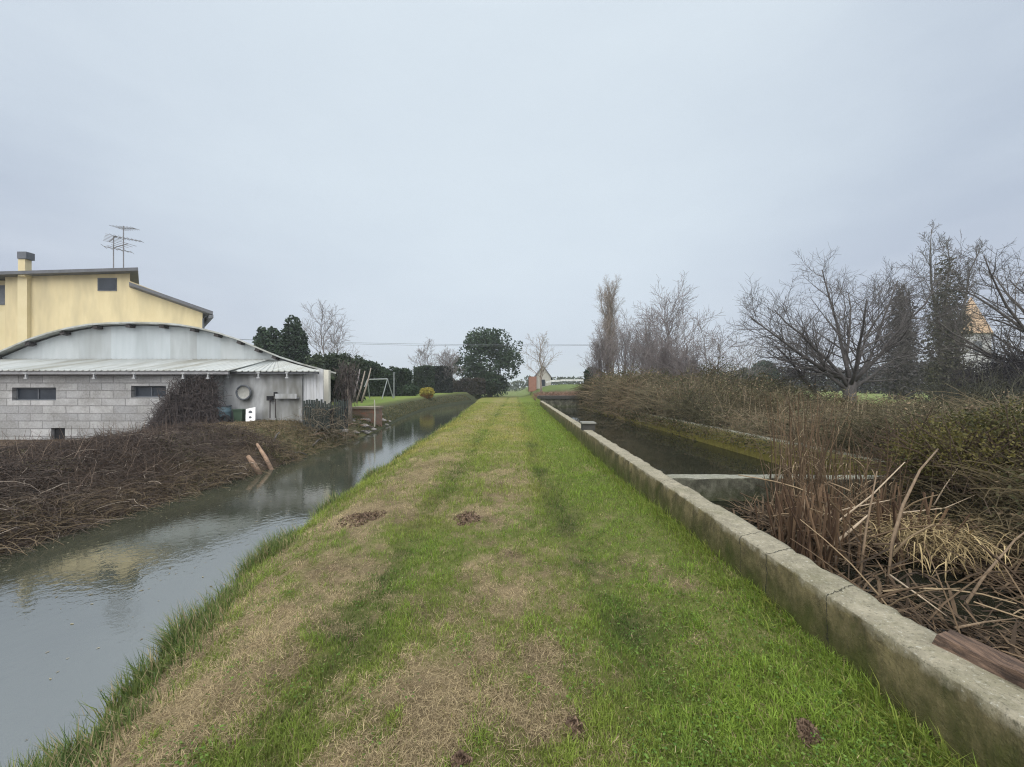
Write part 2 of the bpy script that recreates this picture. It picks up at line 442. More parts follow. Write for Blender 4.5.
# ------------------------------------------------------------------ concrete
def concrete(name, top, side, moss, cracks=(), moss_hi=.25, moss_lo=-.2, moss_amt=.8):
    m, nt, bs, out = nodes_of(name)
    tc = nt.nodes.new('ShaderNodeTexCoord'); v = tc.outputs['Object']
    geo = nt.nodes.new('ShaderNodeNewGeometry')
    sn = nt.nodes.new('ShaderNodeSeparateXYZ'); nt.links.new(geo.outputs['Normal'], sn.inputs[0])
    sp = nt.nodes.new('ShaderNodeSeparateXYZ'); nt.links.new(geo.outputs['Position'], sp.inputs[0])
    fine = noise_node(nt, v, 45, 4, .75); big = noise_node(nt, v, 2.2, 5, .7); med = noise_node(nt, v, 9, 5, .7)
    tcol = ramp(nt, med.outputs[0], [(.3, tuple(x * .62 for x in top)), (.62, top)]).outputs[0]
    tcol = mixc(nt, ramp(nt, big.outputs[0], [(.5, (0, 0, 0)), (.72, (.7, .7, .7))]).outputs[0], tcol, tuple(x * .45 for x in (top[0], top[1] * 1.05, top[2] * .8)))
    tcol = mixc(nt, ramp(nt, fine.outputs[0], [(.58, (0, 0, 0)), (.66, (.75, .75, .75))]).outputs[0], tcol, (.44, .43, .37))
    tcol = mixc(nt, ramp(nt, fine.outputs[0], [(.34, (.75, .75, .75)), (.44, (0, 0, 0))]).outputs[0], tcol, (.08, .078, .055))
    mp = nt.nodes.new('ShaderNodeMapping'); mp.inputs['Scale'].default_value = (2.6, 2.6, 1.5); nt.links.new(v, mp.inputs[0])
    streak = noise_node(nt, mp.outputs[0], 1.6, 5, .75)
    scol = ramp(nt, streak.outputs[0], [(.34, tuple(x * .33 for x in side)), (.5, side), (.68, tuple(x * 1.75 for x in side))]).outputs[0]
    blot = noise_node(nt, v, 3.7, 6, .75)
    scol = mixc(nt, ramp(nt, blot.outputs[0], [(.50, (0, 0, 0)), (.62, (.8, .8, .8))]).outputs[0], scol, tuple(x * .4 for x in side))
    scol = mixc(nt, ramp(nt, fine.outputs[0], [(.60, (0, 0, 0)), (.70, (.35, .35, .35))]).outputs[0], scol, tuple(min(.4, x * 2.4) for x in side))
    h = math_(nt, 'ADD', sp.outputs['Z'], math_(nt, 'MULTIPLY', math_(nt, 'SUBTRACT', streak.outputs[0], .5), .7))
    mr = nt.nodes.new('ShaderNodeMapRange'); nt.links.new(h, mr.inputs[0])
    mr.inputs[1].default_value = moss_hi; mr.inputs[2].default_value = moss_lo; mr.inputs[3].default_value = 0; mr.inputs[4].default_value = moss_amt
    mossn = mixc(nt, ramp(nt, med.outputs[0], [(.35, (0, 0, 0)), (.65, (1, 1, 1))]).outputs[0], moss, tuple(x * .55 for x in moss))
    scol = mixc(nt, mr.outputs[0], scol, mossn)
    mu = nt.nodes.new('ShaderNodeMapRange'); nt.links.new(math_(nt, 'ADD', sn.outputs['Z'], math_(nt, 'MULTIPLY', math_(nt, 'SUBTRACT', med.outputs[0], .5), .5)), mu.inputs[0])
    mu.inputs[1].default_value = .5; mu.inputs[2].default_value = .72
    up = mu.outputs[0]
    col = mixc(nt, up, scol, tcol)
    hgt = math_(nt, 'ADD', fine.outputs[0], math_(nt, 'MULTIPLY', med.outputs[0], 1.5))
    if cracks:
        wob = math_(nt, 'MULTIPLY', math_(nt, 'SUBTRACT', noise_node(nt, v, 5, 5, .7).outputs[0], .5), .16)
        skew = math_(nt, 'MULTIPLY', sp.outputs['X'], -.45)
        yv = math_(nt, 'ADD', math_(nt, 'ADD', sp.outputs['Y'], wob), skew)
        tot = None
        for yc, wd in cracks:
            dd_ = math_(nt, 'ABSOLUTE', math_(nt, 'SUBTRACT', yv, yc - .45 * 1.85))
            k = math_(nt, 'LESS_THAN', dd_, wd)
            tot = k if tot is None else math_(nt, 'MAXIMUM', tot, k)
        col = mixc(nt, math_(nt, 'MULTIPLY', tot, .85), col, (.03, .028, .02))
        hgt = math_(nt, 'SUBTRACT', hgt, math_(nt, 'MULTIPLY', tot, 1.2))
    nt.links.new(col, bs.inputs['Base Color']); bs.inputs['Roughness'].default_value = .92
    bs.inputs['Specular IOR Level'].default_value = .25
    bump(nt, bs, hgt, .9, .015)
    MATS[name] = m; return m

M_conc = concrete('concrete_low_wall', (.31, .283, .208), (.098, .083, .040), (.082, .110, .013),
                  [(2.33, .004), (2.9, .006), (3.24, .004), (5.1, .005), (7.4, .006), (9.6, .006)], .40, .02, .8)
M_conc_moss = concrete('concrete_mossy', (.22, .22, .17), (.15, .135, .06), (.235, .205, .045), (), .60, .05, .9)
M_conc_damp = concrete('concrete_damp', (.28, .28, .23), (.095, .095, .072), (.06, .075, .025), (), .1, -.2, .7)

def wall_along(name, ys, x0f, x1f, zbot, ztop, mat, jit=.006, chip=.02, seed=5):
    """a concrete wall running along Y with uneven arrises"""
    nl, ntp = 9, 6
    prof = [(0, zbot + (ztop - zbot) * k / (nl - 1)) for k in range(nl)] + [(k / ntp, ztop) for k in range(1, ntp)] + \
           [(1, ztop - (ztop - zbot) * k / (nl - 1)) for k in range(nl)]
    m = len(prof); ys = np.asarray(ys, float)
    P = np.zeros((len(ys), m, 3))
    for j, (u, z) in enumerate(prof):
        P[:, j, 0] = x0f(ys) * (1 - u) + x1f(ys) * u; P[:, j, 1] = ys; P[:, j, 2] = z
    jj = np.arange(m)[None, :] * .37
    P[:, :, 0] += (fbm(ys[:, None] * 5 + jj, jj * 3 + 0 * ys[:, None], seed, 3) - .5) * jit * 2
    P[:, :, 2] += (fbm(ys[:, None] * 4, jj * 2 + 0 * ys[:, None], seed + 9, 3) - .5) * jit * 2
    for j, sgn in ((nl - 1, 1), (nl - 1 + ntp, -1)):        # chipped arrises
        ch = np.clip(fbm(ys * 4.5, ys * 0 + j, seed + 20, 4) - .45, 0, 1) * chip * 5 + .008
        P[:, j, 2] -= ch; P[:, j, 0] += sgn * ch * .6
    ii = np.arange(len(ys) * m).reshape(len(ys), m)
    q = np.stack([ii[:-1, :-1], ii[1:, :-1], ii[1:, 1:], ii[:-1, 1:]], -1).reshape(-1, 4)
    polys = [list(ii[0]), list(ii[-1][::-1])]
    return put(name, P.reshape(-1, 3), mat, quads=q, polys=polys, smooth=True)

ys = np.concatenate([np.arange(-3, 8, .04), np.arange(8, 37.6, .15)])
tag(wall_along('concrete_wall', ys, lambda y: xw(y), lambda y: xw(y) + .27, -1.0, .46, M_conc, .006, .03),
    'long low mossy concrete wall with cracked top beside the grass strip', 'wall', group='concrete walls of the basin')
tag(wall_along('concrete_wall', np.arange(6.3, 38, .15), lambda y: BX + 0 * y, lambda y: BX + .3 + 0 * y, -1.0, .40, M_conc_moss, .012, .03, 77),
    'yellow mossy concrete wall under brown undergrowth across the dark water', 'wall', group='concrete walls of the basin')
def wall_across(name, x0, x1, y0, y1, zb, zt, mat, seed):
    xs = np.arange(x0, x1 + .01, .08); n = len(xs)
    prof = [(y0, zb), (y0, zb + (zt - zb) * .5), (y0, zt - .012), (y0 + .012, zt), (y1 - .012, zt), (y1, zt - .012), (y1, zb)]
    P = np.array([[(x, a, b) for a, b in prof] for x in xs])
    P[:, :, 2] += (fbm(xs[:, None] * 3, np.arange(7)[None] * .5 + 0 * xs[:, None], seed, 3) - .5) * .03
    P[:, :, 1] += (fbm(xs[:, None] * 3, np.arange(7)[None] * .5 + 9 + 0 * xs[:, None], seed, 3) - .5) * .02
    ii = np.arange(n * 7).reshape(n, 7)
    q = np.stack([ii[:-1, :-1], ii[1:, :-1], ii[1:, 1:], ii[:-1, 1:]], -1).reshape(-1, 4)
    return put(name, P.reshape(-1, 3), mat, quads=q, polys=[list(ii[0][::-1]), list(ii[-1])])
tag(wall_across('concrete_wall', 2.16, BX - .01, 6.42, 6.70, -.9, .20, M_conc_damp, 3),
    'short damp concrete cross wall between dark water and reeds', 'wall', group='concrete walls of the basin')
# far sluice bridge
br = thing('sluice_bridge', 'dark low concrete bridge closing the far end of the basin', 'bridge', (4.6, 38.6, -.9))
put_ = MB().box(2.45, 9.5, 38.2, 38.5, -.9, .62); put_.build('abutment', M_conc_damp, br)
M_darkconc = noisy('dark_concrete', (.035, .035, .033), (.075, .073, .065), 3, .9, .4)
MB().box(2.2, 9.8, 38.05, 39.6, .623, .90).build('deck', M_darkconc, br)
# sluice post on the long wall
sp_ = thing('sluice_post', 'squat concrete post with pale cap standing on long wall', 'post', (2.08, 11.6, .44))
MB().box(1.93, 2.27, 11.35, 11.7, .44, .63).build('post_body', M_darkconc, sp_)
M_palec = noisy('pale_concrete', (.30, .30, .28), (.42, .42, .39), 8, .9, .3)
MB().box(1.90, 2.30, 11.31, 11.74, .632, .675).build('cap', noisy('dull_cap', (.15, .15, .135), (.24, .24, .215), 8, .9, .3), sp_)

# weathered board lying on the wall's edge
def board():
    M = noisy('weathered_board', (.05, .034, .027), (.27, .175, .12), 7, .8, 1.0, 12, stretch=(9, .8, 9), dirt=(.045, .032, .026))
    a = np.array([2.025, 1.88, .478]); b = np.array([2.33, .70, .482])
    d = b - a; d /= np.linalg.norm(d); r = np.cross(d, (0, 0, 1)); r /= np.linalg.norm(r); u = np.cross(r, d)
    n, prof = 70, [(-.085, -.03), (-.09, .006), (-.052, .010), (-.05, .022), (.005, .018), (.008, .034), (.075, .03), (.085, -.03)]
    P = np.zeros((n, len(prof), 3))
    for k in range(n):
        t = k / (n - 1); L = np.linalg.norm(b - a)
        for j, (x, z) in enumerate(prof):
            e = .03 * (vnoise(np.array(j * 3.1), np.array(2.2)) - .5) if k in (0, n - 1) else 0
            jz = .020 * (vnoise(np.array(t * 14 + j * 5.3), np.array(j * 2.7), 6) - .5)
            P[k, j] = a + d * (t * L + e) + r * (x + jz) + u * (z + jz)
    ii = np.arange(n * len(prof)).reshape(n, -1)
    nx = np.roll(ii, -1, 1)
    q = np.stack([ii[:-1], ii[1:], nx[1:], nx[:-1]], -1).reshape(-1, 4)
    o = put('weathered_board', P.reshape(-1, 3), M, quads=q, polys=[list(ii[0]), list(ii[-1][::-1])])
    tag(o, 'split reddish brown timber lying along the low wall top', 'board')
board()

# ------------------------------------------------------------------ buildings
M_yellow = noisy('yellow_render', (.57, .48, .285), (.64, .55, .34), 1.5, .9, .12, 30, stretch=(1.4, 1, .4), dirt=(.47, .405, .255))
M_yellow2 = noisy('pale_yellow_render', (.58, .50, .30), (.64, .56, .36), 1.2, .9, .1, 30)
M_roofdark = noisy('dark_roof_sheet', (.085, .09, .10), (.13, .135, .145), 3, .6, .2)
M_glass = noisy('dark_glass', (.022, .028, .038), (.045, .054, .068), 2, .3, 0, spec=.2)
M_white = noisy('white_paint', (.55, .56, .57), (.68, .69, .69), 3, .6, .15, dirt=(.42, .42, .40))
M_frame = noisy('grey_frame', (.085, .095, .11), (.13, .14, .155), 5, .6, .1)
M_metal = noisy('aerial_metal', (.16, .16, .17), (.26, .26, .27), 10, .5, 0, metal=.6)
M_sheet = noisy('pale_roof_sheet', (.34, .36, .35), (.47, .485, .47), 1.5, .7, .2, 14, stretch=(2.2, .4, .4), dirt=(.27, .27, .235))
M_void = noisy('dark_interior', (.012, .012, .014), (.025, .025, .028), 3, .9, 0)

def hexa(mb, a, b):
    """front polygon a and back polygon b (same count) -> closed solid"""
    n = len(a)
    fs = [list(range(n)), list(range(2*n-1, n-1, -1))] + [(i, n+i, n+(i+1)%n, (i+1)%n) for i in range(n)]
    mb.add(list(a) + list(b), fs)

YH = 22.0
SK_H = (YH, -.97)      # the houses stand askew to the canal, on slanting plots
SK_B = (18.3, -.47)
def hx(px, Y=YH): return (px - VX) / F * Y
def hz(py, Y=YH): return CZ - (py - VY) / F * Y
h = thing('yellow_house', 'yellow rendered house with dark split level roof behind the shed', 'house', (-24, 26, .3))
y0, y1 = YH, YH + 9
wl = [(hx(5), .2), (hx(202.5), .2), (hx(202.5), hz(309)), (hx(130), hz(281)), (hx(130), hz(270)), (hx(5), hz(275))]
MB().prism(wl, y0, y1).build('wall', M_yellow, h, skew=SK_H)
MB().box(-36, hx(5) - .003, y0 + .5, y1, .2, hz(278)).build('side_wall', M_yellow2, h, skew=SK_H)
def slabroof(name, x0, z0, x1, z1, th, ya, yb, mat):
    mb = MB(); hexa(mb, [(x0, ya, z0), (x1, ya, z1), (x1, ya, z1 + th), (x0, ya, z0 + th)], [(x0, yb, z0), (x1, yb, z1), (x1, yb, z1 + th), (x0, yb, z0 + th)])
    return mb.build(name, mat, h, skew=SK_H)
rf = slabroof('roof', -37, hz(279.5, 21.5), hx(138, 21.5), hz(270.5, 21.5), .17, y0 - .5, y1 + .4, M_roofdark)
rf2 = slabroof('lower_roof', hx(129, 21.5), hz(285, 21.5), hx(213, 21.5), hz(314.5, 21.5), .17, y0 - .5, y1 + .4, M_roofdark)
MB().box(hx(209.5, 21.45), hx(213.5, 21.45), y0 - .55, y1 + .4, hz(317.8, 21.45), hz(314.8, 21.45)).build('gutter', M_roofdark, rf2, skew=SK_H)
MB().tube([(hx(208), y0 - .08, hz(316)), (hx(204.5), y0 - .08, hz(319)), (hx(204.5), y0 - .08, .3)], .05, 8).build('downpipe', M_frame, h)
MB().box(hx(17.5, 21.82), hx(27, 21.82), y0 - .18, y0 - .003, .2, hz(276)).build('chimney_breast', M_yellow2, h)
ch = MB().box(hx(18, 21.6), hx(25, 21.6), y0 - .4, y0 - .1, hz(276, 21.6), hz(259, 21.6)).build('chimney', M_yellow2, h)
MB().box(hx(17, 21.55), hx(26, 21.55), y0 - .45, y0 - .05, hz(258.5, 21.55), hz(251.5, 21.55)).build('chimney_cap', M_frame, ch)
w = MB().box(hx(98), hx(117), y0 - .03, y0 + .05, hz(291), hz(278)).build('window', M_frame, h)
MB().box(hx(99.2), hx(116), y0 - .05, y0 - .032, hz(290), hz(279)).build('pane', M_glass, w)
w = MB().box(hx(-18), hx(3), y0 + .46, y0 + .49, hz(303), hz(283)).build('shutter', M_frame, h)

def aerial(px, pyt, pyb, label, elems):
    zt, zb = hz(pyt), hz(pyb); x = hx(px); y = YH + 1.2
    zt = CZ - (pyt - VY) / F * y; x = (px - VX) / F * y; zb = hz(pyb) - .1
    a = thing('roof_aerial', label, 'aerial', (x, y, zb), 'aerials on the house roof')
    MB().tube([(x, y, zb), (x, y, zt)], .028, 6).build('mast', M_metal, a)
    for (dz, half, ang, n) in elems:
        mb = MB(); c0 = np.array((x, y, zt - dz)); d = np.array((math.cos(ang), math.sin(ang), -.12))
        mb.tube([c0 - d * half * .5, c0 + d * half], .022, 5)
        s = np.array((-math.sin(ang), math.cos(ang), 0))
        for k in range(n):
            p = c0 + d * half * (-.5 + 1.5 * k / (n - 1)); e = .42 - .03 * k
            mb.tube([p - s * e, p + s * e], .012, 4)
        mb.build('antenna_rods', M_metal, a)
aerial(113.5, 235.5, 270, 'shorter television aerial on the yellow house roof', [(.15, .7, 2.6, 6), (.75, .8, .5, 6)])
aerial(123.5, 226, 270, 'taller television aerial with more rods on yellow house roof', [(.12, .9, -.25, 7), (.7, .85, .3, 8), (1.1, .7, 2.9, 5)])

# barn with arched roof
YB = 18.0
def bxp(px, Y=YB): return (px - VX) / F * Y
def bzp(py, Y=YB): return CZ - (py - VY) / F * Y
arch_px = [(135, 322), (160, 322.6), (180, 324), (200, 327.5), (220, 332.5), (240, 339), (262, 348.5), (280, 356), (300, 362.5), (320, 368), (337, 372.5)]
half = [(bxp(a), bzp(b)) for a, b in arch_px]
ax = half[0][0]
full = [(2 * ax - x, z) for x, z in half[::-1]][:-1] + half
xs_ = np.array([p[0] for p in full]); zs_ = np.array([p[1] for p in full])
bn = thing('arched_barn', 'long barn with curved sheet roof and pale panelled gable', 'barn', (ax, 24, .3))
xa = np.linspace(xs_[0], xs_[-1], 81); za = np.interp(xa, xs_, zs_)
gw = [(x, z - .10) for x, z in zip(xa, za) if xs_[0] + .5 < x < xs_[-1] - .55]
M_gable = noisy('gable_sheet', (.36, .39, .40), (.43, .46, .47), 1.6, .8, .1, stretch=(1.8, 1, .35), dirt=(.30, .32, .32))
MB().prism([(gw[0][0], -.6), (gw[-1][0], -.6)] + gw[::-1], 18.3, 32).build('wall', M_gable, bn, skew=SK_B)
# gable panels: slightly different sheets
pan = [(-40, 35, 0), (35, 72, 1), (72, 105, 0), (105, 165, 2), (165, 192, 0), (192, 216, 2), (216, 240, 1), (240, 275, 0)]
pm = [M_gable, noisy('gable_sheet_pale', (.39, .425, .435), (.46, .49, .50), 1.6, .75, .1, stretch=(1.8, 1, .35), dirt=(.34, .365, .37)), noisy('gable_sheet_blue', (.41, .455, .475), (.47, .51, .53), 1.6, .7, .1, stretch=(1.8, 1, .35), dirt=(.36, .395, .41))]
for a, b, k in pan:
    x0, x1 = bxp(a) + .001, bxp(b) - .001
    px_ = np.linspace(x0, x1, 8); top = np.interp(px_, xa, za) - .13
    MB().prism([(x0, 2.5), (x1, 2.5)] + list(zip(px_[::-1], top[::-1])), 18.275, 18.297).build('gable_panel', pm[k], bn)
# roof sheet
mbv = []; yb_ = [17.9, 32.3]
for y in yb_:
    for x, z in zip(xa, za): mbv.append((x, y, z))
    for x, z in zip(xa, za): mbv.append((x, y, z - .07))
n = len(xa); q = []
for i in range(n - 1):
    q += [(i, i + 1, 2*n + i + 1, 2*n + i), (n + i + 1, n + i, 3*n + i, 3*n + i + 1), (i, n + i, n + i + 1, i + 1), (2*n + i, 2*n + i + 1, 3*n + i + 1, 3*n + i)]
q += [(0, 2*n, 3*n, n), (n - 1, 2*n - 1, 4*n - 1, 3*n - 1)]
mbv = np.array(mbv); mbv[:, 0] += SK_B[1] * np.maximum(0, mbv[:, 1] - SK_B[0])
put('roof', mbv, M_sheet, bn, quads=q)
for px in (-8, 27, 62, 95, 128, 162, 193, 217, 240, 258, 275, 292):
    x = bxp(px); z = float(np.interp(x, xa, za)) - .075; s = (float(np.interp(x + .1, xa, za)) - float(np.interp(x - .1, xa, za))) / .2
    mb = MB(); a = math.atan(s)
    mb.beam((x + math.sin(a) * .09, 17.97, z - math.cos(a) * .09 - .0), (x + math.sin(a) * .09, 18.25, z - math.cos(a) * .09), .2, .13, (-math.sin(a), 0, math.cos(a)))
    mb.build('purlin', M_bark_dark, bn)
MB().box(bxp(323.5, 17.6), bxp(328.5, 17.6), 17.6, 17.8, .1, 2.45).build('corner_post', noisy('cream_paint', (.60, .58, .50), (.68, .66, .58), 4, .7, .1), bn)

# lean-to: block-built front and rendered front, one corrugated monopitch each
def ribbed_roof(name, xl, xr_f, xr_b, yf, zf, yb2, zb2, mat, parent, pitch=.235, ribh=.035):
    n = int((xr_f - xl) / pitch * 6); P = []
    for v in (0, 1):
        for k in range(n + 1):
            u = k / n; xx = xl + u * ((xr_f if v == 0 else xr_b) - xl)
            ph = (u * (xr_f - xl) / pitch) % 1
            r = ribh * (max(0, 1 - abs(ph - .5) / .18)) ** .7
            P.append((xx, yf if v == 0 else yb2, (zf if v == 0 else zb2) + r))
    P = P + [(x, y, z - .03) for x, y, z in P]; m = n + 1; N2 = 2 * m; q = []
    for k in range(n):
        q += [(k, k+1, m+k+1, m+k), (N2+k+1, N2+k, N2+m+k, N2+m+k+1), (k, N2+k, N2+k+1, k+1), (m+k, m+k+1, N2+m+k+1, N2+m+k)]
    q += [(0, m, N2+m, N2), (n, N2+n, N2+m+n, m+n)]
    return put(name, P, mat, parent, quads=q)

m, nt, bs, out = nodes_of('block_wall')
tcn = nt.nodes.new('ShaderNodeTexCoord'); sx = nt.nodes.new('ShaderNodeSeparateXYZ'); nt.links.new(tcn.outputs['Object'], sx.inputs[0])
cb = nt.nodes.new('ShaderNodeCombineXYZ')
wv = noise_node(nt, tcn.outputs['Object'], 2.2, 3, .6)
nt.links.new(math_(nt, 'ADD', sx.outputs[0], math_(nt, 'MULTIPLY', wv.outputs[0], .04)), cb.inputs[0])
nt.links.new(math_(nt, 'ADD', sx.outputs[2], math_(nt, 'MULTIPLY', wv.outputs[0], .04)), cb.inputs[1])
bk = nt.nodes.new('ShaderNodeTexBrick'); nt.links.new(cb.outputs[0], bk.inputs['Vector'])
bk.offset = .5; bk.offset_frequency = 2
for k_, v_ in (('Scale', 1), ('Mortar Size', .02), ('Mortar Smooth', .3), ('Bias', 0), ('Brick Width', .92), ('Row Height', .295)): bk.inputs[k_].default_value = v_
bk.inputs['Color1'].default_value = (.32, .325, .335, 1); bk.inputs['Color2'].default_value = (.56, .56, .56, 1); bk.inputs['Mortar'].default_value = (.18, .18, .185, 1)
g1 = noise_node(nt, tcn.outputs['Object'], 1.1, 5, .7); g2 = noise_node(nt, tcn.outputs['Object'], 14, 4, .7)
col = mixc(nt, ramp(nt, g1.outputs[0], [(.38, (0, 0, 0)), (.68, (.9, .9, .9))]).outputs[0], bk.outputs[0], (.19, .185, .17))
col = mixc(nt, .35, col, ramp(nt, g2.outputs[0], [(.3, (.12, .12, .12)), (.7, (.46, .46, .46))]).outputs[0])
nt.links.new(col, bs.inputs['Base Color']); bs.inputs['Roughness'].default_value = .95
bump(nt, bs, math_(nt, 'SUBTRACT', math_(nt, 'MULTIPLY', g2.outputs[0], .5), bk.outputs['Fac']), .6, .02)
M_block = m

YA = 15.5
lt = thing('block_shed', 'low grey concrete block shed with pale sheet lean-to roof', 'shed', (-16, 16.5, -.5))
def axp(px): return (px - VX) / F * YA
def azp(py): return CZ - (py - VY) / F * YA
xl, xr = -24.0, axp(217)
w1 = (axp(12), axp(56), azp(400.5), azp(387.5)); w2 = (axp(131), axp(166), azp(397.5), azp(385.8)); v1 = (axp(51), axp(65), azp(441), azp(428))
mb = MB(); zt = 2.33; zb = -1.0
def pier(a, b, c, d): mb.box(a, b, YA, YA + .25, c, d)
pier(xl, w1[0], zb, zt); pier(w1[0], w1[1], w1[3], zt)
pier(w1[0], v1[0], zb, w1[2]); pier(v1[0], w1[1], v1[3], w1[2]); pier(v1[0], w1[1], zb, v1[2])
pier(w1[1], v1[1], v1[3], zt); pier(w1[1], v1[1], zb, v1[2])
pier(v1[1], w2[0], zb, zt); pier(w2[0], w2[1], zb, w2[2]); pier(w2[0], w2[1], w2[3], zt); pier(w2[1], xr, zb, zt)
mb.box(xl, xl + .25, YA + .25, 18.2, zb, zt); mb.box(xr - .25, xr, YA + .25, 18.2, zb, zt)
mb.build('wall', M_block, lt)
for a, b, c_, d in (w1, w2):
    f = MB().box(a, b, YA + .14, YA + .2, c_, c_ + .05).box(a, b, YA + .14, YA + .2, d - .05, d).box(a, a + .05, YA + .14, YA + .2, c_ + .05, d - .05).box(b - .05, b, YA + .14, YA + .2, c_ + .05, d - .05) \
        .box((a+b)/2 - .02, (a+b)/2 + .02, YA + .14, YA + .2, c_ + .05, d - .05).build('window', M_frame, lt)
    MB().box(a + .05, b - .05, YA + .165, YA + .175, c_ + .05, d - .05).build('pane', M_glass, f)
MB().box(v1[0], v1[1], YA + .12, YA + .2, v1[2], v1[3]).build('vent_hole_shade', M_void, lt)  # near-black sheet standing in for the shade inside the vent hole
ribbed_roof('roof', xl, bxp(229, 15.15), -11.2, 15.15, bzp(370.3, 15.15), 18.25, 2.96, M_sheet, lt)
MB().box(xl, bxp(228.5, 15.2), 15.18, 15.25, bzp(374.3, 15.2), bzp(371.5, 15.2)).build('eaves_board', noisy('grey_board', (.20, .20, .21), (.30, .30, .31), 4, .8, .2), lt)
M_bracket = noisy('bracket_paint', (.30, .31, .32), (.44, .45, .46), 8, .7, .1)
def bracket(px, Y, py, parent):
    x = bxp(px, Y); z = bzp(py, Y); 
    MB().box(x - .06, x + .06, Y - .03, Y + .3, z + .10, z + .15).box(x - .025, x + .025, Y - .02, Y + .05, z - .04, z + .098).box(x - .06, x + .06, Y - .03, Y + .05, z - .09, z - .043).build('eaves_bracket', M_bracket, parent)
for px in (-40, 26, 94, 134, 183, 208): bracket(px, 15.2, 376.5, lt)

ls = thing('rendered_shed', 'shed bay of stained grey render hung with junk', 'shed', (-10, 17, 0))
YC = 15.85
M_render = noisy('stained_render', (.27, .28, .29), (.47, .48, .49), 1.9, .9, .4, 10, stretch=(1.6, 1, .5), dirt=(.17, .17, .155))
xr2 = bxp(302, YC)
MB().box(axp(217) + .003, xr2, YC, YC + .2, -.4, 2.34).build('wall', M_render, ls)
M_corr = noisy('white_board_cladding', (.47, .48, .50), (.58, .59, .61), 2, .7, .2, stretch=(6, 6, .6), dirt=(.38, .38, .37))
mb = MB()
x = xr2 + .003
while x < bxp(319, YC):
    mb.box(x, x + .125, YC + .1, YC + .14, 0, 2.40); x += .132
mb.build('board_cladding', M_corr, ls)
ribbed_roof('roof', bxp(227, 15.5), bxp(320, 15.5), bxp(281, 18.1), 15.5, bzp(371.0, 15.5), 18.2, 2.88, M_sheet, ls)
MB().box(bxp(228.5, 15.54), bxp(318, 15.54), 15.55, 15.63, bzp(374, 15.54), bzp(371.8, 15.54)).build('eaves_board', M_roofdark, ls)
for px in (228, 258.5, 287): bracket(px, 15.54, 376, ls)

# junk along the rendered bay
def at(px, py, Y): return W(px, py, Y)
p = at(245, 392.5, 15.80)
dsh = thing('round_dish', 'round grey dish hung on the rendered shed wall', 'dish', p)
mb = MB(); prof = [(.0, 0), (.15, .012), (.24, .05), (.27, .09), (.265, .10), (.235, .06), (.14, .024), (0, .014)]
def dish(mb, c, prof, k=24):
    vs = []; fs = []
    for r, d in prof:
        for j in range(k):
            a = 2 * math.pi * j / k; vs.append((c[0] + r * math.cos(a), c[1] - d, c[2] + r * math.sin(a)))
    for i in range(len(prof) - 1):
        for j in range(k): fs.append((i*k+j, i*k+(j+1)%k, (i+1)*k+(j+1)%k, (i+1)*k+j))
    mb.add(vs, fs)
dish(mb, p, prof); mb.build('bowl', M_palec, dsh, smooth=True)
mb = MB(); mb.tube([p + np.array((math.cos(a) * .275, -.09, math.sin(a) * .275)) for a in np.linspace(0, 2 * math.pi, 25)], .035, 6, False); mb.build('rim', M_frame, dsh)
# blue drum with dark wheel in front
p = at(223.5, 424, 15.45)
dr = thing('blue_drum', 'blue grey plastic drum by the dead creeper', 'drum', p)
M_blue = noisy('blue_plastic', (.12, .19, .23), (.18, .26, .30), 3, .5, .1)
MB().lathe(p, [(.22, 0), (.25, .03), (.25, .22), (.262, .24), (.25, .26), (.25, .46), (.262, .48), (.25, .50), (.25, .64), (.23, .68)]).build('drum_body', M_blue, dr, True)
MB().lathe(p + np.array((0, 0, .683)), [(.27, 0), (.275, .03), (.22, .045)]).build('lid', M_frame, dr)
p = at(225.5, 420, 15.1)
mb = MB(); mb.tube([p + np.array((math.cos(a) * .15, 0, math.sin(a) * .15)) for a in np.linspace(0, 2 * math.pi, 25)], .06, 8, False)
ty = mb.build('old_tyre', M_void, None, True); tag(ty, 'small black tyre leaning against the blue drum', 'tyre')
p = at(238, 423, 15.4)
gb = thing('green_bin', 'dark green bin beside the white panel', 'bin', p)
M_gbin = noisy('green_plastic', (.035, .065, .042), (.06, .095, .065), 3, .6, .1)
mb = MB(); hexa(mb, [(p[0]-.14, p[1], p[2]), (p[0]+.14, p[1], p[2]), (p[0]+.14, p[1]+.3, p[2]), (p[0]-.14, p[1]+.3, p[2])][::-1],
     [(p[0]-.18, p[1]-.03, p[2]+.48), (p[0]+.18, p[1]-.03, p[2]+.48), (p[0]+.18, p[1]+.33, p[2]+.48), (p[0]-.18, p[1]+.33, p[2]+.48)][::-1]); mb.build('bin_body', M_gbin, gb)
MB().box(p[0]-.2, p[0]+.2, p[1]-.06, p[1]+.35, p[2]+.483, p[2]+.53).build('lid', M_gbin, gb)
p = at(249, 421.5, 15.3)
wp = thing('white_panel', 'white board with two dark blotches propped by the green bin', 'panel', p)
mb = MB(); mb.beam(p + np.array((.06, 0, 0)), p + np.array((-.06, .2, .5)), .36, .03, (0, -1, .35)); mb.build('board', noisy('clean_white', (.7, .7, .7), (.8, .8, .8), 4, .6, .05), wp)
for t, r in ((.30, .05), (.68, .07)):
    c_ = p + np.array((.06 - .12 * t, .2 * t - .028, .5 * t + .004)); mb = MB()
    dish(mb, c_, [(0, .002), (r, 0), (r, -.004)], 12); mb.build('dark_blotch', M_frame, wp)
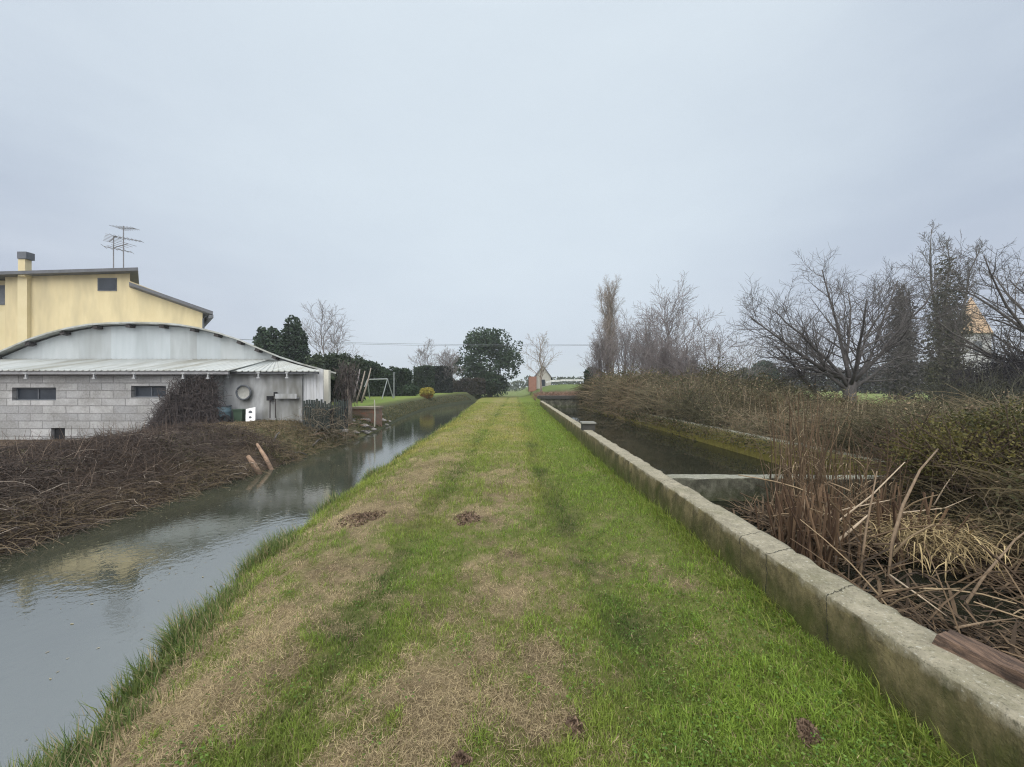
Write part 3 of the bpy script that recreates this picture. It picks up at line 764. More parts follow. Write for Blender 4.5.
# shelf rail on the wall and hanging tools
p = at(288, 396, 15.8)
sh = thing('wall_trough', 'pale wall trough fixed to the rendered shed wall', 'trough', p)
MB().box(p[0]-.42, p[0]+.42, p[1]-.16, p[1]+.04, p[2]-.10, p[2]-.06).box(p[0]-.42, p[0]+.42, p[1]-.16, p[1]-.13, p[2]-.06, p[2]+.09).build('trough_body', M_render, sh)
def tool(px, pyt, pyb, label, head):
    t, b = at(px, pyt, 15.76), at(px, pyb, 15.6)
    o = thing('garden_tool', label, 'garden tool', b, 'tools against the rendered wall')
    MB().tube([b, t], .02, 6).build('handle', M_bark_dark, o)
    MB().box(t[0]-head, t[0]+head, t[1]-.03, t[1]+.03, t[2]-.14, t[2]+.04).build('tool_head', M_void, o)
tool(270, 397, 418, 'wider headed tool leaning on the rendered wall', .12)
tool(275.5, 393, 418, 'narrow headed tool leaning on the rendered wall', .06)

# dark crates and fence-like junk at shed corner
M_crate = noisy('dark_crate', (.022, .03, .028), (.045, .055, .05), 3, .8, .3)
def crate(x0, x1, y0, y1, z0, z1, label, n=6):
    o = thing('slatted_crate', label, 'crate', ((x0+x1)/2, (y0+y1)/2, z0), 'dark crates at the shed corner')
    rr = np.random.default_rng(int(x0 * -100)); w_ = (x1 - x0) / n; mb = MB()
    for k in range(n):
        a, b = x0 + k * w_ + .012, x0 + (k + 1) * w_ - .012; t = z1 - rr.uniform(0, .14)
        mb.box(a, b, y0, y0 + .025, z0, t); mb.box(a, b, y1 - .025, y1, z0, t - .03)
    mb.build('slats', M_crate, o)
    for zr in (z0 + .2, z1 - .3): MB().box(x0, x1, y0 + .028, y0 + .06, zr, zr + .08).build('rail', M_crate, o)
    MB().box(x0 + .03, x1 - .03, y0 + .08, y1 - .05, z0, z0 + (z1 - z0) * .7).build('contents', M_void, o)
xa_ = lambda px: bxp(px, 15.4); za_ = lambda py: bzp(py, 15.4)
crate(xa_(303), xa_(318), 15.4, 15.8, .1, za_(398), 'dark green crate below the white boarded corner')
crate(xa_(319.5), xa_(331), 15.3, 15.8, .1, za_(401), 'middle dark crate between the boarded corner and dead trunk')
crate(xa_(332.5), xa_(343), 15.5, 15.9, .05, za_(399), 'dark crate next to the pale dead trunk')

# dead trunk at the bank
def trunk_post():
    b = at(348.5, 416, 18.6); o = thing('dead_tree', 'broken dead tree trunk with pale bark on the far bank', 'trunk', b)
    pts = [b + np.array((0, 0, -.3)), b + np.array((.02, 0, .4)), b + np.array((-.03, 0, .9)), b + np.array((-.05, 0, 1.35)), b + np.array((-.12, .02, 1.75))]
    MB().tube(pts, [.17, .14, .125, .11, .05], 10).build('bole', M_bark_pale, o, True)
    rr = np.random.default_rng(3); N = 420
    ang = rr.uniform(0, 6.28, N); z = rr.uniform(.75, 2.3, N); r = rr.uniform(.05, .35, N)
    P0 = np.stack([b[0] - .05 + np.cos(ang) * r * .4, b[1] + np.sin(ang) * r * .4, b[2] + z], 1)
    P = np.stack([P0, P0 + np.stack([np.cos(ang) * r, np.sin(ang) * r, rr.uniform(-.2, .4, N)], 1), P0 + np.stack([np.cos(ang) * r * 1.5, np.sin(ang) * r * 1.5, rr.uniform(-.6, .5, N)], 1)], 1)
    V, q, ix = strands(P, np.full((N, 3), .009)); cc = mix(np.array([.05, .045, .045]), np.array([.12, .10, .09]), rr.random(N))[ix]
    put('creeper', V, M_twig, o, quads=q, cols=cc)
trunk_post()

# brick abutment in the bank
m, nt, bs, out = nodes_of('brickwork')
tcn = nt.nodes.new('ShaderNodeTexCoord'); sx = nt.nodes.new('ShaderNodeSeparateXYZ'); nt.links.new(tcn.outputs['Object'], sx.inputs[0])
cb = nt.nodes.new('ShaderNodeCombineXYZ'); nt.links.new(math_(nt, 'ADD', sx.outputs[0], sx.outputs[1]), cb.inputs[0]); nt.links.new(sx.outputs[2], cb.inputs[1])
bk = nt.nodes.new('ShaderNodeTexBrick'); nt.links.new(cb.outputs[0], bk.inputs['Vector'])
for k_, v_ in (('Scale', 1), ('Mortar Size', .008), ('Brick Width', .25), ('Row Height', .07)): bk.inputs[k_].default_value = v_
bk.inputs['Color1'].default_value = (.27, .10, .055, 1); bk.inputs['Color2'].default_value = (.17, .085, .055, 1); bk.inputs['Mortar'].default_value = (.2, .18, .15, 1)
g1 = noise_node(nt, tcn.outputs['Object'], 2.5, 4, .7)
nt.links.new(mixc(nt, ramp(nt, g1.outputs[0], [(.36, (0, 0, 0)), (.58, (.85, .85, .85))]).outputs[0], bk.outputs[0], (.12, .11, .08)), bs.inputs['Base Color'])
bs.inputs['Roughness'].default_value = .9; M_brick = m
ab = thing('brick_abutment', 'low brick abutment with flat slab top in the far bank', 'abutment', (-7.9, 21.3, -.7))
MB().box(-8.5, -7.3, 20.8, 22.0, -.8, .55).build('brickwork', M_brick, ab)
MB().box(-8.55, -7.25, 20.75, 22.05, .553, .66).build('slab', noisy('tan_slab', (.15, .13, .095), (.25, .215, .155), 4, .9, .3), ab)
p = at(374.5, 425, 20.6)
stk = MB().tube([p + np.array((0, 0, -.1)), p + np.array((.02, 0, .6)), p + np.array((.0, 0, 1.3))], [.035, .03, .025], 7).build('marker_stake', noisy('pale_stake', (.45, .44, .36), (.6, .58, .5), 6, .8, .2), None)
tag(stk, 'thin pale stake standing at the brick abutment corner', 'stake')

# swing frame on the lawn
YS = 40.0
sw = thing('swing_frame', 'pale metal garden swing frame on lawn before dark hedge', 'swing frame', at(375, 397, YS))
M_swing = noisy('pale_tube', (.22, .24, .25), (.32, .34, .35), 6, .6, .1)
tl, tr_ = at(367.5, 379.5, YS), at(387.5, 379, YS)
MB().tube([tl, tr_], .06, 8).build('top_beam', M_swing, sw)
for top, dx, dy in ((tl, -.55, -.6), (tl, -.1, .9), (tr_, -.35, -.6), (tr_, .3, .9)):
    b = np.array((top[0] + dx, top[1] + dy, gz(top[0] + dx, top[1] + dy)))
    MB().tube([top, b], .05, 8).build('leg', M_swing, sw)
pl = at(394, 396, 42.)
pp = MB().tube([pl + np.array((0, 0, -.2)), pl + np.array((0, 0, 2.5))], .05, 6).build('garden_pole', M_swing, None)
tag(pp, 'thin upright pole right of the swing frame', 'pole')
for k, (a, b) in enumerate((((352, 400), (360, 369)), ((356, 400), (365, 371)), ((361, 399), (371, 368)))):
    p0, p1 = at(*a, 30.), at(*b, 30.8); p0[2] = gz(p0[0], p0[1]) - .1
    o = MB().tube([p0, (p0 + p1) / 2 + np.array((.04, 0, 0)), p1], [.08, .065, .04], 7).build('leaning_pole', M_bark_pale if k else M_bark_grey, None, True)
    tag(o, ['grey leaning wooden pole nearest the dead trunk', 'middle pale leaning wooden pole before the dark hedge', 'long pale leaning pole nearest the swing frame'][k], 'pole', 'leaning poles on the lawn edge')

# planks by the creeper, logs on bank
for k, (a, b, z_) in enumerate((((176, 428.5), (194, 427), .05), ((175, 431.5), (195, 431), .05))):
    p0, p1 = at(*a, 14.4), at(*b, 14.6)
    o = MB().beam(p0, p1, .2, .05).build('plank', noisy('pale_plank', (.26, .22, .17), (.38, .33, .27), 4, .85, .3, stretch=(1, 6, 6)), None)
    tag(o, ['upper pale plank lying beneath the dead creeper', 'lower pale plank lying beneath the dead creeper'][k], 'plank', 'planks under the creeper')
M_log = noisy('orange_log', (.21, .14, .095), (.36, .245, .17), 5, .85, .4, stretch=(3, 3, 1), dirt=(.16, .11, .08))
p0, p1 = at(257, 444, 11.3), at(272, 471.5, 10.8)
tag(MB().tube([p0, (p0 + p1) / 2 + np.array((.03, 0, 0)), p1 + (p1 - p0) * .1], [.035, .055, .06], 9).build('split_log', M_log, None, True), 'longer split log sliding from far bank into canal', 'log', 'split logs at the waterline')
p0, p1 = at(248, 456, 10.4), at(259, 472.5, 10.25)
tag(MB().tube([p0, (p0 + p1) / 2, p1 + (p1 - p0) * .15], [.045, .07, .06], 9).build('split_log', M_log, None, True), 'shorter orange split log at the waterline', 'log', 'split logs at the waterline')
p0, p1 = at(232, 453.5, 12), at(262, 460, 11.6)
tag(MB().tube([p0, (p0 + p1) / 2 + np.array((0, 0, .04)), p1], [.04, .05, .03], 7).build('fallen_branch', M_bark_dark, None, True), 'dark fallen branch lying over the bank by the logs', 'branch')

# broken branches along the far bank
rb = np.random.default_rng(14)
for k in range(16):
    y = rb.uniform(12.2, 20.5); x = float(xf(y)) - rb.uniform(.0, .9); a = rb.uniform(-.5, .9); L = rb.uniform(.5, 1.3)
    q0 = np.array((x, y, float(gz(x, y)) + .06)); q1 = q0 + np.array((math.sin(a) * L * .5, math.cos(a) * L, 0)); q1[2] = max(float(gz(q1[0], q1[1])), ZW) + rb.uniform(.02, .2)
    o = MB().tube([q0, (q0 + q1) / 2 + np.array((0, 0, .05)), q1], [.035, .03, .015], 6).build('driftwood', M_log if k % 3 == 0 else M_bark, None, True)
    tag(o, 'broken branch among the driftwood on the far bank below the rendered shed', 'branch', 'driftwood along the far bank')
# stones along the far bank
def stone(c, s, rr):
    k = 8; vs = []; fs = []
    rings = [(-.7, .55), (-.2, 1), (.35, .9), (.8, .45)]
    for z, r in rings:
        for j in range(k):
            a = 2 * math.pi * j / k; q_ = rr.uniform(.75, 1.15)
            vs.append((c[0] + math.cos(a) * r * s[0] * q_, c[1] + math.sin(a) * r * s[1] * q_, c[2] + z * s[2]))
    for i in range(3):
        for j in range(k): fs.append((i*k+j, i*k+(j+1)%k, (i+1)*k+(j+1)%k, (i+1)*k+j))
    fs += [list(range(k))[::-1], list(range(3*k, 4*k))]
    return MB().add(vs, fs)
rr = np.random.default_rng(8); M_stone = noisy('bank_stone', (.15, .14, .13), (.30, .28, .26), 6, .9, .5)
for k in range(26):
    y = rr.uniform(16.5, 25); x = xf(y) - rr.uniform(-.1, .75)
    s = rr.uniform(.08, .22)
    o = stone((x, y, gz(x, y) + .02), (s * 1.4, s, s * .6), rr).build('bank_stone', M_stone, None)
    tag(o, 'grey stone in the row along the far canal edge', 'stone', 'stones along the far bank')

# houses far off
def small_house(label, cx, y, w_, d_, zb, ze, zr, mw, mr, name='house', extra=None):
    o = thing(name, label, 'house', (cx, y + d_ / 2, zb))
    MB().prism([(cx - w_/2, zb), (cx + w_/2, zb), (cx + w_/2, ze), (cx, zr), (cx - w_/2, ze)], y, y + d_).build('wall', mw, o)
    mb = MB()
    for s in (-1, 1):
        e = (cx + s * (w_/2 + .35), ze - .35 * (zr - ze) / (w_/2)); t = .16
        a = [(e[0], y - .3, e[1] + .03), (cx, y - .3, zr + .03), (cx, y - .3, zr + .03 + t), (e[0], y - .3, e[1] + .03 + t)]
        if s > 0: a = a[::-1]
        hexa(mb, a, [(p_[0], y + d_ + .3, p_[2]) for p_ in a])
    mb.build('roof', mr, o); return o
M_tile = noisy('orange_tiles', (.34, .24, .155), (.43, .315, .21), 3, .85, .4, 9)
M_tile2 = noisy('red_tiles', (.38, .15, .09), (.50, .22, .14), 3, .85, .4, 9)
def px_at(px, Y): return (px - VX) / F * Y
hh = thing('orange_roofed_house', 'pale house with steep orange hipped roof behind the ivy trees', 'house', (px_at(964, 50), 54, .6))
xc = px_at(971, 50); wd = px_at(994, 50) - xc
zev, zap = bzp(333, 50), bzp(292, 50); SK_O = (50.0, 1.14)
MB().box(xc - wd + .3, xc + wd - .3, 50.3, 50.3 + 2 * wd - .6, .5, zev).build('wall', noisy('offwhite_render', (.36, .36, .37), (.44, .44, .45), 2, .9, .1), hh, skew=SK_O)
MB().add([(xc - wd, 50, zev + .01), (xc + wd, 50, zev + .01), (xc + wd, 50 + 2 * wd, zev + .01), (xc - wd, 50 + 2 * wd, zev + .01), (xc, 50 + wd * .9, zap), (xc, 50 + wd * 1.1, zap)],
         [(0, 1, 4), (1, 2, 5, 4), (2, 3, 5), (3, 0, 4, 5), (3, 2, 1, 0)]).build('roof', M_tile, hh, skew=SK_O)
f = MB().box(xc + .6, xc + 1.7, 50.24, 50.297, zev - 2.4, zev - 1.0).build('window', M_frame, hh)
dh = small_house('small pale house with red brick annexe beyond the path end', px_at(543, 74), 74, 2.9, 6, 1.5, bzp(377, 74), bzp(366.5, 74), noisy('cream_render', (.36, .35, .32), (.43, .42, .385), 2, .9, .1), M_roofdark, 'distant_house')
MB().box(px_at(529, 73.5), px_at(536.5, 73.5), 73.5, 78, 1.0, bzp(376.5, 73.5)).build('annexe', noisy('red_brick_far', (.24, .12, .09), (.32, .17, .13), 3, .9, .2), dh)
MB().box(px_at(541, 73.9), px_at(545, 73.9), 73.93, 73.997, 2.0, 3.2).build('window', M_glass, dh)

# guard rail along the embankment road
gr = thing('guard_rail', 'pale grey road guard rail across the green embankment', 'guard rail', (13, 71, 2.2))
mb = MB()
xs_r = np.arange(5.5, 21.6, 1.0)
zr_ = gz(xs_r, xs_r * 0 + 71) + .75
for k in range(len(xs_r) - 1):
    mb.beam((xs_r[k], 71, zr_[k]), (xs_r[k+1], 71, zr_[k+1]), .05, .32)
mb.build('rail', M_white, gr)
for k in range(0, len(xs_r), 3):
    MB().box(xs_r[k] - .06, xs_r[k] + .06, 71.03, 71.13, zr_[k] - 1.0, zr_[k] + .1).build('rail_post', M_frame, gr)
p = at(588, 390, 40.5)
wm = MB().box(p[0] - .12, p[0] + .12, p[1] - .12, p[1] + .12, .3, CZ + .16).box(p[0] - .15, p[0] + .15, p[1] - .15, p[1] + .15, CZ + .163, CZ + .22).build('marker_post', M_white, None)
tag(wm, 'small white marker post beside the dark evergreen bush', 'post')

# utility line
def upole(x, y, top, label):
    b = float(gz(x, y)); o = thing('utility_pole', label, 'utility pole', (x, y, b), 'poles of the overhead line')
    MB().tube([(x, y, b), (x, y, top + .4)], [.14, .1], 8).build('pole_shaft', M_bark, o)
    MB().box(x - .7, x + .7, y - .06, y + .06, top - .16, top - .05).build('crossarm', M_bark, o)
upole(px_at(175, 66), 66, 10.2, 'wooden utility pole behind the yellow house'); upole(px_at(652, 66), 66, 8.9, 'wooden utility pole behind the grey shrubs')
for dx in (-.6, .6):
    t = np.linspace(0, 1, 24); x0_, x1_ = px_at(175, 66) + dx, px_at(652, 66) + dx
    P = [(x0_ + (x1_ - x0_) * s, 66, 10.2 + (8.9 - 10.2) * s - 1.1 * 4 * s * (1 - s) * .55 - (.25 if dx > 0 else 0) * 4 * s * (1 - s)) for s in t]
    o = MB().tube(P, .022, 4).build('overhead_wire', M_frame, None)
    tag(o, 'thin overhead wire crossing the sky above the garden', 'wire', 'overhead wires')

# ------------------------------------------------------------------ trees
def grow(seed, trunk, specs, origin=(0, 0, 0)):
    """trunk: list of (points, r0, r1); specs per level: (n children, t-range, angle, len ratio, up pull, jitter, points)"""
    rr = np.random.default_rng(seed); br = []
    cur = []
    for pts, r0, r1 in trunk:
        pts = np.array(pts, float); br.append((pts, np.linspace(r0, r1, len(pts)), 0)); cur.append((pts, np.linspace(r0, r1, len(pts))))
    for lv, (nch, (ta, tb), (a0, a1), (l0, l1), upp, jit, npt, rmin) in enumerate(specs, 1):
        nxt = []
        for pts, rad in cur:
            L = np.linalg.norm(np.diff(pts, axis=0), axis=1).sum()
            n = max(1, int(round(nch * rr.uniform(.75, 1.25)))); az = rr.uniform(0, 6.28)
            for k in range(n):
                t = ta + (tb - ta) * (k + rr.random()) / n; f_ = t * (len(pts) - 1); i = min(int(f_), len(pts) - 2); w_ = f_ - i
                p = pts[i] * (1 - w_) + pts[i + 1] * w_; r = (rad[i] * (1 - w_) + rad[i + 1] * w_)
                d = pts[i + 1] - pts[i]; d /= np.linalg.norm(d) + 1e-9
                az += 2.4 + rr.uniform(-.5, .5); ang = math.radians(rr.uniform(a0, a1))
                u = np.array((0, 0, 1.)) if abs(d[2]) < .9 else np.array((1., 0, 0))
                s = np.cross(d, u); s /= np.linalg.norm(s); v = np.cross(s, d)
                dr_ = d * math.cos(ang) + (s * math.cos(az) + v * math.sin(az)) * math.sin(ang)
                ln = L * rr.uniform(l0, l1) * (1.15 - .5 * t); st = ln / (npt - 1); q_ = [p]; dd_ = dr_
                for j in range(npt - 1):
                    dd_ = dd_ + rr.normal(0, jit, 3) + np.array((0, 0, upp)); dd_ /= np.linalg.norm(dd_)
                    q_.append(q_[-1] + dd_ * st)
                rs = max(rmin, r * .5)
                ra = np.linspace(rs, max(rmin * .6, rs * .35), npt); q_ = np.array(q_)
                br.append((q_, ra, lv)); nxt.append((q_, ra))
        cur = nxt
    return br

def tree_parts(root, br, mat, split=1, twigcol=None, k0=8):
    """trunk = levels < split, crown = the finer levels; geometry about the root's own base"""
    mb = MB()
    for p, r, l in br:
        if l < split: mb.tube(p, r, k0)
    put_local('trunk', np.array(mb.v), mat, root, polys=mb.f, smooth=True)
    byn = {}
    for p, r, l in br:
        if l >= split: byn.setdefault(len(p), []).append((p, r))
    VV, QQ, off = [], [], 0
    for n_, lst in byn.items():
        V, q, ix = strands(np.array([a for a, b in lst]), np.array([b for a, b in lst]), 3 if n_ < 5 else 4)
        VV.append(V); QQ.append(q + off); off += len(V)
    put_local('crown', np.concatenate(VV), mat, root, quads=np.concatenate(QQ))

def put_local(name, V, mat, root, quads=None, polys=None, cols=None, smooth=False, tris=None):
    return link(name, raw_mesh(name, V, quads, tris, cols, smooth, polys), mat, root)

def gpos(px, Y):
    x = px_at(px, Y); return (x, Y, float(gz(x, Y)) - .05)

# big spreading bare tree on the right
def big_tree():
    x, y, z = gpos(850, 17.); H = 7.6
    root = thing('bare_tree', 'big spreading bare tree with a dark short trunk by the green field', 'tree', (x, y, z))
    rr = np.random.default_rng(5)
    tk = [([(0, 0, 0), (-.03, 0, .5), (.0, .02, 1.0), (.06, 0, 1.5)], .27, .2)]
    limbs = []
    for az, el, L in ((180, 24, 5.2), (172, 42, 5.2), (200, 58, 4.8), (120, 72, 4.6), (60, 78, 4.9), (20, 62, 5.0), (0, 42, 5.0), (5, 22, 4.6), (-60, 45, 4.6), (90, 40, 4.6), (240, 38, 4.4), (150, 12, 3.6)):
        a, e = math.radians(az), math.radians(el); d = np.array((math.cos(a) * math.cos(e), math.sin(a) * math.cos(e), math.sin(e)))
        p = np.array((0, 0, rr.uniform(.9, 1.5))); pts = [p]; n_ = 7
        for k in range(n_ - 1):
            d = d + rr.normal(0, .10, 3) + np.array((0, 0, .05)); d /= np.linalg.norm(d); pts.append(pts[-1] + d * L / (n_ - 1))
        limbs.append((pts, .082, .018))
    br = grow(5, limbs, [(13, (.15, .98), (28, 60), (.30, .52), .09, .13, 5, .009), (8, (.15, 1), (25, 60), (.4, .62), .07, .15, 4, .0065), (5, (.15, 1), (25, 55), (.45, .7), .06, .15, 3, .005)])
    br = [(np.array(p), np.linspace(a, b, len(p)), 0) for p, a, b in tk] + [(p, r, l) for p, r, l in br]
    tree_parts(root, br, M_bark_mid, 1, k0=8)
big_tree()
# leaning second stem, its own small tree
x, y, z = gpos(826, 18.)
root = thing('bare_tree', 'thin bare tree leaning left beside the big spreading tree', 'tree', (x, y, z))
br = grow(15, [([(0, 0, 0), (-.35, 0, .7), (-.9, .1, 1.5), (-1.5, .1, 2.3), (-2.2, .1, 3.0)], .12, .03)], [(9, (.25, 1), (25, 65), (.3, .5), .08, .15, 5, .014), (6, (.2, 1), (25, 60), (.4, .6), .06, .15, 4, .010), (3, (.2, 1), (25, 60), (.4, .6), .06, .15, 3, .008)])
tree_parts(root, br, M_bark_dark, 1)

def upright_tree(name, label, px, Y, top_py, spread_px, mat, seed, group=None, stems=1, rmin=.02, dens=1.0, ang=(25, 55), up=.06, loc=None):
    x, y, z = gpos(px, Y); H = bzp(top_py, Y) - z; S = spread_px / F * Y / 2
    root = thing(name, label, 'tree' if 'tree' in name else 'shrub', (x, y, z), group)
    rr = np.random.default_rng(seed); tr = []
    for s in range(stems):
        a = rr.uniform(0, 6.28); o_ = 0 if stems == 1 else rr.uniform(.1, .45) * S
        e = np.array((math.cos(a), math.sin(a), 0)) * o_; hh_ = H * (rr.uniform(.75, 1) if stems > 1 else .92)
        pts = [e * .3 + (e * .9 + rr.normal(0, .03 * H, 3) * np.array((1, 1, 0))) * t + np.array((0, 0, hh_ * t)) for t in np.linspace(0, 1, 7)]
        pts[0][2] = 0
        tr.append((pts, (.022 * H if stems == 1 else .012 * H), rmin))
    lr = S / H * 1.15
    br = grow(seed, tr, [(13 * dens, (.22, .97), ang, (lr * .6, lr * 1.15), up, .10, 5, rmin), (7 * dens, (.15, 1), (25, 55), (.38, .6), up, .13, 4, rmin * .8), (4 * dens, (.15, 1), (25, 55), (.4, .65), up, .13, 3, rmin * .65)])
    tree_parts(root, br, mat, 1)
    return root

poplar = upright_tree('poplar_tree', 'tall slim pale poplar rising above the grey shrubs', 611, 45, 281, 44, M_bark_pale, 21, None, 6, .012, 1.5, (10, 24), .10)
upright_tree('bare_tree', 'round twiggy bare tree just right of the pale poplar', 672, 30, 306, 95, M_bark_grey, 22, 'bare trees beyond the basin', 3, .016, 1.25)
upright_tree('bare_tree', 'small bare tree leaning between the twiggy tree and far conifers', 712, 25, 336, 70, M_bark_grey, 23, 'bare trees beyond the basin', 3, .012, .9)
upright_tree('bare_tree', 'faint thin bare tree left of the big spreading tree', 745, 27, 345, 60, M_bark_grey, 24, 'bare trees beyond the basin', 3, .011, .7)
upright_tree('bare_tree', 'wide bare tree behind the arched barn and dark conifers', 332, 46, 308, 66, M_bark_grey, 25, 'bare trees in the garden', 2, .02, 1.1)
upright_tree('bare_tree', 'upright bare tree rising behind the clipped dark hedges', 425, 66, 342, 40, M_bark_grey, 26, 'bare trees in the garden', 2, .025, 1.0)
upright_tree('bare_tree', 'bare tree between clipped hedges and the big evergreen', 450, 62, 347, 40, M_bark_grey, 27, 'bare trees in the garden', 3, .025, 1.0)
upright_tree('bare_tree', 'pale bare tree beside the small house at path end', 541, 62, 338, 44, M_bark_pale, 28, 'bare trees in the garden', 1, .025, 1.0)

# leafless shrub masses beyond the basin
sh0 = None
shr = [(600, 37, 335, 50, 'grey leafless shrub next to the dark evergreen bush'), (622, 40, 325, 55, 'grey leafless shrub at the foot of the poplar'), (643, 34, 335, 60, 'dense grey leafless shrub left of the twiggy tree'),
       (662, 29, 352, 60, 'low grey leafless shrub under the twiggy bare tree'), (690, 26, 362, 60, 'lowest grey leafless shrub behind the mossy wall')]
for k, (px, Y, tp, spx, lab) in enumerate(shr):
    r = upright_tree('leafless_shrub', lab, px, Y, tp, spx, M_bark_grey, 40 + k, 'leafless shrubs beyond the basin', 6, .014, 1.0, (15, 40), .06)

def cloud(ells, n, shell=.55):
    """random points in a union of ellipsoids, denser towards the surface"""
    ells = np.array(ells, float); vol = ells[:, 3] * ells[:, 4] * ells[:, 5]
    k = rng.choice(len(ells), n, p=vol / vol.sum())
    d = rng.normal(size=(n, 3)); d /= np.linalg.norm(d, axis=1, keepdims=True)
    r = shell + (1 - shell) * rng.random(n) ** .5 + rng.normal(0, .05, n)
    return ells[k, :3] + d * r[:, None] * ells[k, 3:6]

def lumpy(cx, cy, zb, zt, rx, ry, n, seed, top=.35):
    """ellipsoid lumps filling a crown"""
    rr = np.random.default_rng(seed); out_ = []
    for k in range(n):
        t = rr.random(); z = zb + (zt - zb) * t; w_ = math.sin(math.pi * (.12 + .80 * t)) ** .7
        a = rr.uniform(0, 6.28); q_ = rr.random() ** .5 * .75
        s = rr.uniform(.22, .42)
        out_.append((cx + math.cos(a) * rx * w_ * q_, cy + math.sin(a) * ry * w_ * q_, z, rx * s, ry * s, (zt - zb) * s * .55))
    return out_

def evergreen(name, label, px, Y, ells, n, size, ca, cb_, trunk=(.25, 2.0), group=None, cat='tree', flat=.2):
    x, y, z = gpos(px, Y); root = thing(name, label, cat, (x, y, z), group)
    MB_ = MB(); MB_.tube([(0, 0, -.1), (.05, 0, trunk[1] * .5), (0, .05, trunk[1])], [trunk[0], trunk[0] * .8, trunk[0] * .5], 8)
    put_local('trunk', np.array(MB_.v), M_bark_dark, root, polys=MB_.f, smooth=True)
    P = cloud(ells, n); P = P[P[:, 2] > .02]
    V, q = leafquads(P, rng.uniform(.6, 1.3, len(P)) * size, flat)
    t = np.clip(fbm(P[:, 0] * 1.3, P[:, 2] * 1.3 + P[:, 1], 5) * 1.2 - .1 + rng.normal(0, .15, len(P)), 0, 1)
    put_local('crown', V, M_leaf, root, quads=q, cols=np.repeat(mix(ca, cb_, t), 4, 0))
    return root
DG, LG = np.array([.018, .034, .023]), np.array([.056, .088, .050])
Yt = 74.; k_ = Yt / F
evergreen('evergreen_tree', 'large dark evergreen tree with ragged crown at path end', 490, Yt, lumpy(0, 0, 1.5, 11.0, 7.2, 5.8, 34, 3) + [(5.2, 0, 9.6, 1.3, 1, .9), (-4.8, 0, 8.6, 1.2, .9, .9), (-4.2, 0, 10.6, .9, .6, .7), (0, 0, 2.5, 3.5, 3, 1.8), (3, 0, 5, 2.5, 2, 2)], 12500, .25, DG, LG * 1.1, (.5, 6))
evergreen('conifer_tree', 'tall rounded dark conifer behind the barn roof end', 293, 40, [(0, 0, 1.5, 1.6, 1.6, 2.0), (0, 0, 4, 1.6, 1.6, 2.3), (0.05, 0, 5.8, 1.3, 1.3, 1.7), (0, 0, 7.3, .75, .75, 1.1)], 9000, .16, DG * .9, LG * .85, (.2, 6), 'conifers behind the barn')
evergreen('conifer_tree', 'shorter ragged conifer just left of the rounded one', 269, 42, [(0, 0, 4, 1.6, 1.6, 2.6), (-.5, 0, 6, .9, .9, 1.0), (.4, 0, 6.6, .8, .8, .8), (-.7, 0, 7, .5, .5, .5)], 5000, .2, DG, LG, (.2, 5), 'conifers behind the barn')
evergreen('evergreen_bush', 'dark evergreen bush by the far end of the basin', 594, 40.5, [(0, 0, 1.5, 1.0, 1.0, 1.4), (-.3, 0, 2.5, .7, .7, .8), (.4, 0, 2.3, .7, .7, .7)], 3500, .16, DG, LG * .8, (.1, 1.5), None, 'bush')
evergreen('conifer_tree', 'rounded far conifer at the field edge, the larger', 764, 75, [(0, 0, 3, 2.4, 2, 2.6)], 3000, .25, np.array([.03, .05, .04]), np.array([.06, .085, .06]), (.2, 2), 'far conifers at the field edge')
evergreen('conifer_tree', 'small far conifer at the field edge, the shorter', 744, 75, [(0, 0, 2, 1.1, 1, 2.0)], 1500, .22, np.array([.03, .05, .04]), np.array([.06, .085, .06]), (.15, 1.5), 'far conifers at the field edge')

# ivy-clad trees right
def ivy_tree(label, px, Y, top, spx, seed, ivy, n, ca, cb_):
    r = upright_tree('ivy_clad_tree', label, px, Y, top, spx, M_bark, seed, 'ivy clad trees', 3, .022, 1.15, (14, 34), .08)
    P = cloud(ivy, n, .2); P += rng.normal(0, .12, P.shape); V, q = leafquads(P, rng.uniform(.5, 1.2, n) * .15)
    put_local('ivy', V, M_leaf, r, quads=q, cols=np.repeat(mix(ca, cb_, rng.random(n)), 4, 0))
ivy_tree('tall ivy clad tree with bare twiggy top by orange roof', 951, 38, 208, 66, 61, [(-.2, 0, 2, 2.4, 1.6, 2.2), (-.7, 0, 5, 1.6, 1.3, 3), (-.9, 0, 8.2, 1.1, 1, 2.6), (.7, 0, 6.5, 1.0, 1, 2.6), (-.5, 0, 11.5, .8, .8, 2.4), (.8, 0, 10, .6, .6, 2)], 8000, np.array([.045, .045, .032]), np.array([.11, .105, .07]))
ivy_tree('shorter dark ivy clad tree behind the big bare tree', 901, 36, 279, 40, 62, [(0, 0, 2, 1.6, 1.4, 2.2), (0, 0, 5, 1.3, 1.2, 2.6), (0, 0, 7.8, .9, .9, 2.0), (0, 0, 9.2, .5, .5, 1.0)], 5200, np.array([.045, .043, .044]), np.array([.095, .088, .085]))
